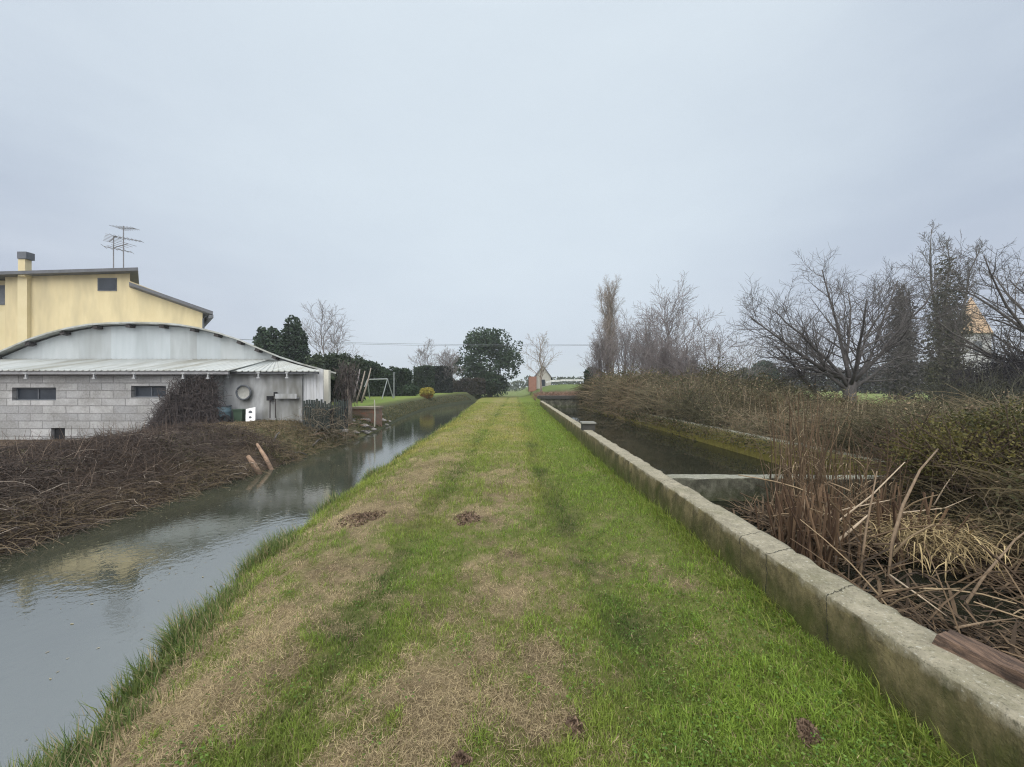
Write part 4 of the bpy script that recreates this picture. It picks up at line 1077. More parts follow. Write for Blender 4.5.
# tree at right edge, branches reaching into view
x, y, z = px_at(1046, 15.), 15., .55
root = thing('bare_tree', 'dark tangled bare tree at the far right edge', 'tree', (x, y, z))
rr = np.random.default_rng(9); limbs = [([(0, 0, 0), (.05, 0, .8), (0, .1, 1.6), (.1, 0, 2.6), (0, 0, 3.8), (.1, 0, 5.0)], .22, .05)]
for az, el, L, h0 in ((180, 35, 4.2, 1.6), (190, 12, 3.6, 1.2), (170, 55, 4.4, 2.4), (200, -2, 3.2, 1.0), (100, 60, 4.4, 2.6), (240, 30, 3.6, 1.6), (150, 20, 3.8, 1.9), (60, 50, 4, 2.8), (210, -8, 3.0, .8)):
    a, e = math.radians(az), math.radians(el); d = np.array((math.cos(a) * math.cos(e), math.sin(a) * math.cos(e), math.sin(e))); pts = [np.array((0, 0, h0))]
    for k in range(6):
        d = d + rr.normal(0, .12, 3) + np.array((0, 0, .03)); d /= np.linalg.norm(d); pts.append(pts[-1] + d * L / 6)
    limbs.append((pts, .06, .016))
br = grow(9, limbs, [(9, (.2, .98), (28, 65), (.32, .55), .05, .14, 5, .010), (7, (.2, 1), (25, 60), (.4, .62), .04, .16, 4, .007), (5, (.2, 1), (25, 55), (.45, .7), .03, .16, 3, .0055)])
tree_parts(root, br, M_bark, 1)

# hedges in the garden
def hedge(label, x0, x1, y0, y1, top_l, top_r, n, size, ca, cb_, name='clipped_hedge', cat='hedge', rnd=.5, group=None, wild=0.0):
    xc_, yc_ = (x0 + x1) / 2, (y0 + y1) / 2; zb = float(gz(xc_, yc_)) - .1
    root = thing(name, label, cat, (xc_, yc_, zb), group); w_, d_ = (x1 - x0) / 2, (y1 - y0) / 2
    u = rng.uniform(-1, 1, n); v = rng.uniform(-1, 1, n); s = rng.random(n)
    face = rng.random(n)
    htop = (top_l + (top_r - top_l) * (u + 1) / 2 - zb)
    htop = htop * (1 - rnd * .35 * np.abs(u) ** 4) + wild * (fbm(u * w_ * 1.1 + xc_, v * d_ * 1.1, 7, 3) - .5)
    P = np.stack([u * w_, v * d_, s * htop], 1)
    a = face < .45; P[a, 1] = -d_ * (1 - .1 * rng.random(a.sum())) * (1 - .25 * rnd * s[a] ** 3)
    b = (face >= .45) & (face < .65); P[b, 2] = htop[b] * (1 - .06 * rng.random(b.sum()))
    e = (face >= .65) & (face < .85); P[e, 0] = np.sign(u[e]) * w_ * (1 - .08 * rng.random(e.sum())); 
    P += rng.normal(0, .05 + .05 * (wild > 0), P.shape)
    V, q = leafquads(P, rng.uniform(.6, 1.3, n) * size)
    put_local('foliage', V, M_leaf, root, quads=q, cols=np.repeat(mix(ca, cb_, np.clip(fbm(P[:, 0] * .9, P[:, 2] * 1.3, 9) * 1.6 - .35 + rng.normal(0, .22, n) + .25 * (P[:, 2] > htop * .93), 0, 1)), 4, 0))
    mb = MB(); nn = 9                       # woody inside
    for k in range(nn): mb.tube([(-w_ * .8 + 1.6 * w_ * k / (nn - 1), 0, 0), (-w_ * .8 + 1.6 * w_ * k / (nn - 1), 0, (min(top_l, top_r) - zb) * .7)], [.08, .03], 5)
    put_local('stems', np.array(mb.v), M_bark_dark, root, polys=mb.f)
HD, HL = np.array([.012, .024, .014]), np.array([.038, .062, .032])
hedge('clipped dark hedge block with rounded shoulder behind the yellow bush', px_at(413.5, 60), px_at(434, 60), 60, 63, bzp(367, 60), bzp(365, 60), 9000, .16, HD, HL, rnd=.7, group='clipped hedge blocks')
hedge('squarer clipped dark hedge block right of the rounded one', px_at(434.5, 60), px_at(449.5, 60), 60.3, 63, bzp(366, 60), bzp(366.5, 60), 7000, .16, np.array([.014, .018, .018]), np.array([.03, .04, .034]), rnd=.3, group='clipped hedge blocks')
hedge('tall dark hedge behind the swing frame', px_at(352, 46), px_at(391, 46), 46, 49, bzp(355, 46), bzp(375, 46), 14000, .17, HD, HL, 'garden_hedge', wild=.9)
hedge('narrow dark hedge right of the swing frame', px_at(392, 50), px_at(407, 50), 50, 52.5, bzp(370, 50), bzp(369, 50), 6000, .16, HD, HL, 'garden_hedge', wild=.4)
hedge('greyish green hedge beside the barn roof end', px_at(306, 32), px_at(352, 32), 32, 34.5, bzp(358, 32), bzp(357, 32), 12000, .14, np.array([.02, .032, .02]), np.array([.06, .08, .045]), 'garden_hedge', wild=1.2)
hedge('brown twiggy hedge at the far garden end', px_at(452, 68), px_at(484, 68), 68, 70, bzp(381, 68), bzp(378, 68), 5000, .18, np.array([.03, .03, .025]), np.array([.07, .06, .05]), 'garden_hedge', wild=.9)
yb = evergreen('yellow_bush', 'small yellow topped bush on the lawn by the canal', 427, 47, [(0, 0, .75, .85, .6, .55), (.3, 0, .9, .5, .5, .4)], 2600, .09, np.array([.24, .21, .035]), np.array([.42, .36, .07]), (.06, .6), None, 'bush')
x, y, z = gpos(427, 47)
P = cloud([(0, -.05, .35, .75, .55, .35)], 1400); V, q = leafquads(P, .09); put_local('lower_leaves', V, M_leaf, yb, quads=q, cols=np.repeat(mix(np.array([.10, .08, .02]), np.array([.30, .14, .04]), rng.random(len(P))), 4, 0))
evergreen('low_shrub', 'low dark shrub between swing frame and yellow bush', 409, 48, [(0, 0, .7, 1.3, .8, .7), (-1, 0, .6, .8, .7, .6)], 2500, .12, HD * 1.5, HL * 1.5, (.06, .5), None, 'bush')

# ------------------------------------------------------------------ vegetation masses (stuff)
def stuff(name, V, mat, label, cat, **kw):
    o = put(name, V, mat, **kw); return tag(o, label, cat, kind='stuff')

def path_grass():
    n = 400000
    a = rng.random(n); y = (0.9 ** -.7 - a * (0.9 ** -.7 - 46. ** -.7)) ** (-1 / .7)
    x0_, x1_ = xn(y) + .12, xw(y) - .005
    x = x0_ + (x1_ - x0_) * rng.random(n)
    g_, s_, d = turf_pair(x, y)
    dry = rng.random(n) < sstep(.12, .92, d)
    col = np.where(dry[:, None], s_, g_)
    keep = rng.random(n) < np.where(dry, .6, 1.0)
    x, y, col, d, dry = x[keep], y[keep], col[keep], d[keep], dry[keep]; n = len(x)
    sc = np.maximum(1, y / 4.2)
    tall = np.clip(fbm(x * 2.5, y * 2.5, 131) * 1.0 + (fbm(x * 9, y * 9, 133, 2) - .5) * 1.6 + .1, .12, 1.7)
    wall = np.exp(-((xw(y) - x) / .16) ** 2); edge = np.exp(-((x - xn(y) - .3) / .35) ** 2)
    hh_ = (.018 + .042 * tall) * rng.uniform(.6, 1.4, n) * (1 + .5 * wall + .6 * edge) * np.where(dry, .75, 1) * np.minimum(sc, 1.6)
    ww = rng.uniform(.0022, .0045, n) * sc
    br_ = (x > .7) & (rng.random(n) < .30) & (y < 9); ww = np.where(br_, ww * 2.3, ww); hh_ = np.where(br_, hh_ * .75, hh_)
    lean = np.abs(rng.normal(.35, .35, n)) + np.where(br_, .4, 0) + np.where(dry, .5, 0)
    base = np.stack([x, y, gz(x, y) - .004], 1)
    V, q, t = blades(base, hh_, ww, lean, rng.uniform(0, 6.283, n), rng.uniform(.2, .9, n))
    c_ = col * (rng.uniform(.6, 1.45, n) * (.72 + .45 * np.clip(tall, 0, 1.3)))[:, None]
    odd = rng.random(n) < .07; c_[odd] = mix(C_straw, C_yel, rng.random(odd.sum())) * rng.uniform(.6, 1.1, odd.sum())[:, None]
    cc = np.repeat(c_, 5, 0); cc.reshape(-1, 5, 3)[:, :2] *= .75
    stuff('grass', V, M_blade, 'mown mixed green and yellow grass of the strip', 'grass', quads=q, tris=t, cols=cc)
path_grass()

def clover():
    n = 34000; a = rng.random(n); y = (1.1 ** -.8 - a * (1.1 ** -.8 - 16. ** -.8)) ** (-1 / .8); x = -2.6 + 4.35 * rng.random(n)
    x = np.minimum(x, xw(y) - .01)
    k = fbm(x * 3.2, y * 3.2, 211, 3) + .10 * sstep(.2, 1.0, x) - .35 * (dryness(x, y) - .3)
    keep = (rng.random(n) < np.clip((k - .46) * 7, 0, 1)) & (x > xn(y) + .4); x, y = x[keep], y[keep]; n = len(x)
    P = np.stack([x, y, gz(x, y) + rng.uniform(.008, .045, n)], 1)
    V, q = leafquads(P, rng.uniform(.004, .0105, n) * np.maximum(1, y / 5), 0, .85)
    V3 = V.reshape(n, 4, 3); V3[:, :, 2] = P[:, None, 2] + (V3[:, :, 2] - P[:, None, 2]) * .45
    c_ = mix(np.array([.055, .125, .022]), np.array([.15, .235, .045]), rng.random(n))
    stuff('clover', V3.reshape(-1, 3), M_leaf, 'small clover and broad leaved weeds growing in the turf', 'weeds', quads=q, cols=np.repeat(c_, 4, 0))
clover()

def straw():
    n = 210000
    a = rng.random(n); y = (0.9 ** -.75 - a * (0.9 ** -.75 - 26. ** -.75)) ** (-1 / .75)
    x = xn(y) + .45 + (xw(y) - .03 - xn(y) - .45) * rng.random(n)
    d = dryness(x, y); keep = rng.random(n) < np.clip((d - .38) * 1.9, .015, .9)
    x, y = x[keep], y[keep]; n = len(x); sc = np.maximum(1, y / 4.5)
    base = np.stack([x, y, gz(x, y) + rng.uniform(.002, .035, n)], 1)
    V, q, t = blades(base, rng.uniform(.018, .062, n) * np.minimum(sc, 1.6), rng.uniform(.0014, .0032, n) * sc, rng.normal(1.35, .2, n), rng.uniform(0, 6.283, n), rng.uniform(-.3, .5, n))
    r = rng.random(n); c_ = mix(C_straw * 1.05, C_brown * 1.3, r ** 1.3) * rng.uniform(.6, 1.35, n)[:, None]
    stuff('dry_grass', V, M_blade, 'dry cut straw lying in patches over the strip', 'dry grass', quads=q, tris=t, cols=np.repeat(c_, 5, 0))
straw()

def tall_grass():
    n = 46000
    a = rng.random(n); y = (1.2 ** -.5 - a * (1.2 ** -.5 - 40. ** -.5)) ** (-1 / .5)
    off = rng.normal(.16, .17, n); x = xn(y) + off
    cl = fbm(y * 1.7, off * 2.0, 141); keep = (rng.random(n) < np.clip((cl - .47) * 8, .05, 1)) & (off > -.28) & (off < .75)
    x, y, cl, off = x[keep], y[keep], cl[keep], off[keep]; n = len(x); sc = np.maximum(1, y / 5)
    hh_ = rng.uniform(.10, .44, n) * (.35 + 1.5 * np.clip(cl - .35, 0, .5)) * np.where(off > .3, .5, 1)
    az = np.where(rng.random(n) < .6, rng.normal(math.pi, .8, n), rng.uniform(0, 6.28, n))
    V, q, t = blades(np.stack([x, y, gz(x, y) - .01], 1), hh_, rng.uniform(.004, .008, n) * sc, np.abs(rng.normal(.2, .22, n)), az, rng.uniform(.1, .8, n))
    c_ = mix(np.array([.05, .095, .022]), np.array([.19, .23, .07]), rng.random(n) ** 1.3) ; dr_ = rng.random(n) < .17; c_[dr_] = C_straw * .8
    stuff('tall_grass', V, M_blade, 'tall green grass tufts leaning over the near canal edge', 'grass', quads=q, tris=t, cols=np.repeat(c_, 5, 0))
    n = 9000; y = 1.0 + 22 * rng.random(n) ** 1.8; x = xw(y) - np.abs(rng.normal(0, .12, n)) - .01
    keep = rng.random(n) < np.clip((fbm(y * 1.5, x * 2, 151) - .35) * 5, .05, 1); x, y = x[keep], y[keep]; n = len(x)
    V, q, t = blades(np.stack([x, y, gz(x, y) - .01], 1), rng.uniform(.07, .2, n), rng.uniform(.004, .007, n), np.abs(rng.normal(.5, .35, n)), rng.normal(math.pi, 1.0, n), rng.uniform(.2, 1.0, n))
    c_ = mix(C_green, C_yel, rng.random(n) * .6) * rng.uniform(.6, 1.3, n)[:, None]
    stuff('wall_grass', V, M_blade, 'longer grass blades along the foot of the low wall', 'grass', quads=q, tris=t, cols=np.repeat(c_, 5, 0))
tall_grass()

def arch_stems(x, y, hgt, rr_lo, rr_hi, ln, ca, cb_, S=5, droop=.9, up0=.9, az=None):
    """arching tangled stems"""
    n = len(x); az = rng.uniform(0, 6.283, n) if az is None else az
    el = rng.uniform(.2, 1.3, n) * up0
    P = np.zeros((n, S, 3)); P[:, 0] = np.stack([x, y, gz(x, y) + hgt * rng.random(n)], 1)
    st = ln / (S - 1)
    for k in range(1, S):
        P[:, k] = P[:, k - 1] + np.stack([np.cos(az) * np.cos(el), np.sin(az) * np.cos(el), np.sin(el)], 1) * st[:, None]
        el = el - droop * rng.uniform(.3, 1.0, n) * 2.2 / S; az = az + rng.normal(0, .35, n)
    g = gz(P[:, :, 0], P[:, :, 1]) + .01; P[:, :, 2] = np.maximum(P[:, :, 2], g)
    Rr = rng.uniform(rr_lo, rr_hi, n)[:, None] * np.linspace(1, .5, S)[None] * np.ones((n, 1))
    V, q, ix = strands(P, Rr)
    c_ = mix(ca, cb_, rng.random(n))
    return V, q, c_[ix], P

def brambles():
    n = 30000
    y = 3.2 + 12.2 * rng.random(n); x = xf(y) + .12 - (np.abs(rng.normal(0, 1, n)) ** 1.2) * 3.6
    front = (y > 15.2); keep = (x > -22) & ~((x > -10.6) & (y > 12.3)) & ~front & (rng.random(n) < .35 + .65 * fbm(x * .8, y * .8, 161)); keep &= ~((x > -7.7) & (y > 10.3) & (y < 11.8) & (rng.random(n) < .9)); x, y = x[keep], y[keep]; n = len(x)
    wat = np.exp(-((xf(y) - x) / .7) ** 2)
    lump = np.clip(fbm(x * .55, y * .55, 163) * 1.7 - .3, .15, 1.2)
    V, q, cc, P = arch_stems(x, y, (.05 + .22 * lump) * np.interp(y, [11, 14.5], [1, .45]), .003, .0065, rng.uniform(.22, .7, n) * (.7 + .5 * lump), np.array([.036, .029, .026]), np.array([.092, .071, .059]), 5, 1.0, .55)
    cs = np.repeat(wat, 15); tan = mix(np.array([.07, .055, .035]), np.array([.19, .14, .08]), rng.random(n))
    cc = mix(cc, np.repeat(tan, 15, 0), np.clip(cs * .8 * np.repeat((rng.random(n) < .7), 15), 0, 1))
    pale = np.repeat(rng.random(n) < .025, 15); cc[pale] = np.array([.32, .27, .22])
    stuff('bramble_tangle', V, M_twig, 'cut dark brown bramble tangle covering the far bank', 'brambles', quads=q, cols=cc)
    n = 6500; y = 3.2 + 12 * rng.random(n); x = xf(y) + .05 - np.abs(rng.normal(0, 1, n)) * 3.4
    keep = (x > -22) & ~((x > -10.6) & (y > 12.3)) & (rng.random(n) < np.clip((fbm(x * 1.1, y * 1.1, 167) - .38) * 5, .03, 1)); x, y = x[keep], y[keep]; n = len(x)
    az = rng.uniform(0, 6.28, n); el = np.clip(rng.normal(.75, .45, n), -.1, 1.5); L_ = rng.uniform(.18, .62, n) * np.interp(y, [11, 14.5], [1, .6]); P = np.zeros((n, 3, 3)); P[:, 0] = np.stack([x, y, gz(x, y) + .05], 1)
    for k in (1, 2): P[:, k] = P[:, k-1] + np.stack([np.cos(az) * np.cos(el), np.sin(az) * np.cos(el), np.sin(el)], 1) * (L_ / 2)[:, None]; az = az + rng.normal(0, .25, n)
    V, q, ix = strands(P, rng.uniform(.003, .006, n)[:, None] * np.array([1, .8, .4])[None]); V_, q_, c_2 = V, q, mix(np.array([.05, .036, .03]), np.array([.20, .15, .115]), rng.random(n) ** 2)[ix]
    n = 70000; y = 3.2 + 12.2 * rng.random(n); x = xf(y) + .1 - np.abs(rng.normal(0, 1, n)) ** 1.2 * 3.6; keep = (x > -22) & ~((x > -10.6) & (y > 12.3)); x, y = x[keep], y[keep]; n = len(x)
    lump = np.clip(fbm(x * .55, y * .55, 163) * 1.7 - .3, .15, 1.2); z = gz(x, y) + (.04 + .28 * lump * np.interp(y, [11, 14.5], [1, .45])) * rng.random(n) ** .7
    V, q = leafquads(np.stack([x, y, z], 1), rng.uniform(.007, .020, n)); reg = fbm(x * 1.2, y * 1.2, 169)
    c_ = mix(np.array([.038, .029, .025]), np.array([.105, .076, .06]), rng.random(n)); gr = reg > .56; c_[gr] = mix(np.array([.055, .055, .028]), np.array([.15, .13, .07]), rng.random(gr.sum()))
    stuff('bramble_leaves', np.concatenate([V_, V]), M_twig, 'dead leaves and broken shoots over the far bank brambles', 'brambles', quads=np.concatenate([q_, q + len(V_)]), cols=np.concatenate([c_2, np.repeat(c_, 4, 0)]))
    n = 900; y = 2 + 22 * rng.random(n) ** 1.3; u = rng.random(n); u = np.where(rng.random(n) < .7, u ** 3, u); x = xf(y) + .1 + (xn(y) - xf(y) - .2) * u
    a = rng.uniform(0, 6.28, n); s_ = rng.uniform(.008, .026, n); ca_, sa_ = np.cos(a) * s_, np.sin(a) * s_; zz = np.full(n, ZW + .004)
    V = np.stack([np.stack([x - ca_, y - sa_, zz], 1), np.stack([x + sa_ * .4, y - ca_ * .4, zz], 1), np.stack([x + ca_, y + sa_, zz], 1), np.stack([x - sa_ * .4, y + ca_ * .4, zz], 1)], 1).reshape(-1, 3); i = np.arange(n) * 4
    stuff('floating_leaves', V, M_leaf, 'dead leaves and scum specks floating on the canal', 'leaves', quads=np.stack([i, i+1, i+2, i+3], 1), cols=np.repeat(mix(np.array([.10, .08, .045]), np.array([.32, .29, .2]), rng.random(n)), 4, 0))
    # yard litter on the rest of the bank
    n = 5000; y = 11.5 + 6 * rng.random(n); x = np.maximum(-11, xf(y) + .1 - rng.random(n) * 4)
    V, q, cc, P = arch_stems(x, y, .04, .004, .009, rng.uniform(.15, .5, n), np.array([.07, .055, .035]), np.array([.22, .17, .10]), 4, .9, .45)
    stuff('bank_litter', V, M_twig, 'twigs and dead grass strewn below the shed', 'litter', quads=q, cols=cc)
    n = 26000; y = 11.5 + 52 * rng.random(n) ** 1.2; off = rng.random(n) ** 1.5 * 3; x = xf(y) - off
    keep = ~((x < -9) & (y < 14)) & ((off < 1.1) | (rng.random(n) < .35 * (y < 20))); x, y, off = x[keep], y[keep], off[keep]; n = len(x); sc = np.maximum(1, y / 8)
    V, q, t = blades(np.stack([x, y, gz(x, y) - .01], 1), rng.uniform(.08, .3, n) * np.interp(y, [18, 26], [1, .5]), rng.uniform(.006, .012, n) * sc, np.abs(rng.normal(.35, .3, n)), rng.uniform(0, 6.28, n), rng.uniform(.2, .8, n))
    c_ = mix(np.array([.045, .06, .025]), np.array([.17, .15, .075]), rng.random(n))
    stuff('bank_grass', V, M_blade, 'rough grass on the far canal bank below the garden', 'grass', quads=q, tris=t, cols=np.repeat(c_, 5, 0))
brambles()

def creeper():
    n = 5200; px = 152 + 66 * rng.random(n); t = rng.random(n)
    top = np.interp(px, [152, 165, 180, 200, 214, 218], [428, 398, 381, 376, 378, 392]); py = top + (441 - top) * rng.random(n) ** .8
    Y = 15.4 - .75 * rng.random(n) * np.clip((py - 372) / 60, .25, 1)
    P0 = np.stack([(px - VX) / F * Y, Y, CZ - (py - VY) / F * Y], 1)
    S = 5; P = np.zeros((n, S, 3)); P[:, 0] = P0; az = rng.uniform(0, 6.28, n); el = rng.normal(.2, .9, n); ln = rng.uniform(.2, .8, n)
    for k in range(1, S):
        P[:, k] = P[:, k-1] + np.stack([np.cos(az) * np.cos(el), np.sin(az) * np.cos(el) * .4, np.sin(el)], 1) * (ln / 4)[:, None]; el = el - rng.uniform(0, .6, n); az += rng.normal(0, .4, n)
    P[:, :, 1] = np.minimum(P[:, :, 1], 15.45); P[:, :, 2] = np.maximum(np.minimum(P[:, :, 2], 2.2), gz(P[:, :, 0], P[:, :, 1]))
    V, q, ix = strands(P, rng.uniform(.006, .014, n)[:, None] * np.linspace(1, .5, S)[None])
    o = put('dead_creeper', V, M_twig, quads=q, cols=mix(np.array([.035, .03, .032]), np.array([.095, .08, .075]), rng.random(n))[ix])
    tag(o, 'dark dead creeper heaped against the block shed wall', 'creeper')
creeper()

def undergrowth():
    n = 42000
    y = 3.0 + 35 * rng.random(n) ** 1.7; u = rng.random(n)
    xlo = np.interp(y, [3, 5, 6.3, 8], [4.9, 5.2, 6.15, 6.2]); xhi = np.interp(y, [3, 6, 14, 38], [8.5, 10.0, 12.5, 13])
    x = xlo + (xhi - xlo) * u ** 1.15
    keep = (y > 6.5) | (rng.random(n) < .5); x, y, u = x[keep], y[keep], u[keep]; xlo = xlo[keep]; n = len(x)
    lump = np.clip(fbm(x * .85, y * .6, 171) * 2.3 - .55, .05, 1.45); sc = np.maximum(1, y / 8); hf = np.interp(y, [4, 7, 11, 17, 24, 38], [.75, .75, .45, 1.25, 1.9, 2.1])
    V, q, cc, P = arch_stems(x, y, (.15 + .8 * lump) * hf, .0035, .007, rng.uniform(.5, 1.25, n) * (.35 + .6 * hf), np.array([.062, .055, .038]), np.array([.20, .172, .115]), 5, .9, .9)
    # widen far stems so that they keep their weight
    hang = x < xlo + .35
    V_ = V.reshape(n, 5, 3, 3); ctr = V_.mean(2, keepdims=True); V = (ctr + (V_ - ctr) * sc[:, None, None, None] ** .8).reshape(-1, 3)
    reg = fbm(x * .35, y * .25, 173); red = np.clip((reg - .45) * 4, 0, 1)
    cc = mix(cc, cc * np.array([1.04, .94, .88]), np.repeat(red, 15)); sp_ = np.clip((fbm(x * .7, y * .5, 177) - .35) * 3, 0, 1); cc = cc * np.repeat(.42 + .85 * sp_, 15)[:, None] * mix(np.array([.95, 1.05, .9]), np.array([1.05, .97, .95]), np.repeat(sp_, 15))
    stuff('undergrowth', V, M_twig, 'brown leafless undergrowth crowding the bank behind the mossy wall', 'undergrowth', quads=q, cols=cc)
    n = 64000; y = 3.0 + 35 * rng.random(n) ** 1.7; xlo = np.interp(y, [3, 5, 6.3, 8], [4.9, 5.2, 6.1, 6.1]); xhi = np.interp(y, [3, 6, 14, 38], [8.5, 10.0, 12.5, 13]); x = xlo + (xhi - xlo) * rng.random(n) ** 1.15
    lump = np.clip(fbm(x * .85, y * .6, 171) * 2.3 - .55, .05, 1.45)
    hf = np.interp(y, [4, 7, 11, 17, 24, 38], [.75, .75, .45, 1.25, 1.9, 2.1]); z = gz(x, y) + (.05 + (.35 + .95 * lump) * hf * rng.random(n) ** .6)
    hangs = rng.random(n) < .12; x = np.where(hangs, BX - .02 - .1 * rng.random(n), x); z = np.where(hangs & (y > 6.3), .42 - .4 * rng.random(n) ** 1.5, z)
    V, q = leafquads(np.stack([x, y, z], 1), rng.uniform(.012, .030, n) * np.maximum(1, y / 9))
    c_ = mix(np.array([.05, .058, .028]), np.array([.15, .14, .07]), np.clip(fbm(x * 1.3, y * 1.3 + z, 175) * 1.6 - .4 + rng.normal(0, .2, n), 0, 1)); b_ = rng.random(n) < .35; c_[b_] = mix(np.array([.10, .075, .05]), np.array([.24, .18, .115]), rng.random(b_.sum()))
    stuff('undergrowth_leaves', V, M_leaf, 'olive and brown leaves scattered through the undergrowth', 'leaves', quads=q, cols=np.repeat(c_, 4, 0))
    n = 1000; y = 5.2 + 20 * rng.random(n) ** 1.4; x = np.interp(y, [5, 6.3, 8], [5.2, 6.2, 6.25]) + rng.random(n) ** 1.3 * 4.5
    keep = rng.random(n) < np.clip((fbm(x * .8, y * .6, 221) - .36) * 5, .03, 1); x, y = x[keep], y[keep]; n = len(x); h_ = rng.uniform(.5, 1.3, n) * np.interp(y, [5, 11, 17], [.95, .8, 1.35]); tl = rng.normal(0, .16, (n, 2)); P = np.zeros((n, 4, 3))
    for k in range(4): t = k / 3; P[:, k] = np.stack([x + tl[:, 0] * t ** 1.4 * h_, y + tl[:, 1] * t ** 1.4 * h_, gz(x, y) + h_ * t], 1)
    V, q, ix = strands(P, (rng.uniform(.003, .006, n) * np.maximum(1, y / 9))[:, None] * np.array([1, .9, .8, .5])[None]); c_1 = mix(np.array([.10, .08, .055]), np.array([.31, .25, .165]), rng.random(n) ** 1.5)
    m_ = n * 5; k_ = np.repeat(np.arange(n), 5); t = rng.uniform(.55, 1.02, m_); Pm = P[k_, 0] + (P[k_, 3] - P[k_, 0]) * t[:, None] + rng.normal(0, .022, (m_, 3)); V2, q2 = leafquads(Pm, rng.uniform(.008, .02, m_) * np.maximum(1, y[k_] / 9))
    stuff('dry_stalks', np.concatenate([V, V2]), M_twig, 'pale dry weed stalks standing through the undergrowth', 'weeds', quads=np.concatenate([q, q2 + len(V)]), cols=np.concatenate([c_1[ix], np.repeat(c_1[k_] * .85, 4, 0)]))
    # far hedgerow beyond the field
    n = 16000; x = px_at(735, 72) + (px_at(1120, 72) - px_at(735, 72)) * rng.random(n); y = 72 + 5 * rng.random(n) + .15 * np.abs(x - 60)
    H = np.interp(x, [px_at(735, 72), px_at(780, 72), px_at(870, 72), px_at(930, 72), px_at(1120, 72)], [2.2, 4.6, 4.6, 5.6, 6.5]) * (.75 + .5 * fbm(x * .25, y * .2, 181))
    z = gz(x, y) + H * rng.random(n) ** .8
    V, q = leafquads(np.stack([x, y, z], 1), rng.uniform(.2, .42, n), asp=.5)
    stuff('hedgerow', V, M_leaf, 'dark brown distant hedgerow along the far field edge', 'hedgerow', quads=q, cols=np.repeat(mix(np.array([.032, .029, .033]), np.array([.07, .062, .062]), rng.random(n)), 4, 0))
    n = 9000; x = rng.uniform(-190, 190, n); y = 190 + 20 * rng.random(n); H = 6.5 * (.3 + 1.1 * fbm(x * .05, y * 0, 191)); z = gz(x, y) + H * rng.random(n)
    V, q = leafquads(np.stack([x, y, z], 1), rng.uniform(.5, 1.1, n)); stuff('treeline', V, M_leaf, 'low grey green treeline on the horizon', 'trees', quads=q, cols=np.repeat(mix(np.array([.04, .055, .04]), np.array([.08, .095, .065]), rng.random(n)), 4, 0))
    # rough red-brown growth in front of the embankment
    n = 5000; x = rng.uniform(2.6, 14, n); y = 40 + 17 * rng.random(n)
    V, q, cc, P = arch_stems(x, y, .2, .012, .025, rng.uniform(.4, .9, n), np.array([.10, .062, .045]), np.array([.24, .15, .105]), 4, .7, 1.0)
    stuff('rough_weeds', V, M_twig, 'red brown dead weeds beyond the sluice bridge', 'weeds', quads=q, cols=cc)
undergrowth()

# dark tangle at the right: low dense hedge under the edge tree
def tangle_shrub(label, px0, px1, Y, top, n, seed, ca, cb_, rmin=.006, ln=(.5, 1.4), name='tangled_shrub'):
    rr = np.random.default_rng(seed); x0_, x1_ = px_at(px0, Y), px_at(px1, Y); xc_ = (x0_ + x1_) / 2; zb = float(gz(xc_, Y))
    H = bzp(top, Y) - zb; u = rr.uniform(-1, 1, n)
    P = np.zeros((n, 5, 3)); az = rr.uniform(0, 6.28, n); el = rr.normal(.5, .6, n)
    P[:, 0] = np.stack([xc_ + u * (x1_ - x0_) / 2, Y + rr.normal(0, .6, n), zb + H * .9 * rr.random(n) * (1 - .5 * np.abs(u) ** 2)], 1)
    L_ = rr.uniform(*ln, n)
    for k in range(1, 5):
        P[:, k] = P[:, k-1] + np.stack([np.cos(az) * np.cos(el), np.sin(az) * np.cos(el), np.sin(el)], 1) * (L_ / 4)[:, None]; el -= rr.uniform(-.1, .4, n); az += rr.normal(0, .4, n)
    P[:, :, 2] = np.maximum(P[:, :, 2], zb - .1)
    V, q, ix = strands(P, rr.uniform(rmin, rmin * 2.2, n)[:, None] * np.linspace(1, .45, 5)[None])
    o = put(name, V, M_twig, quads=q, cols=mix(ca, cb_, rr.random(n))[ix]); return tag(o, label, 'shrub')
tangle_shrub('dark tangled thicket under the bare tree at right edge', 968, 1090, 14.5, 352, 3800, 71, np.array([.022, .022, .026]), np.array([.06, .055, .058]))
tangle_shrub('dark low branches drooping before the green field', 930, 1060, 11.5, 392, 1500, 72, np.array([.03, .032, .026]), np.array([.075, .075, .05]), .005)
tangle_shrub('dead weeds and twigs growing before the dark crates', 298, 350, 15.0, 403, 420, 73, np.array([.05, .045, .035]), np.array([.17, .14, .10]), .005, (.2, .7), 'dead_weeds')
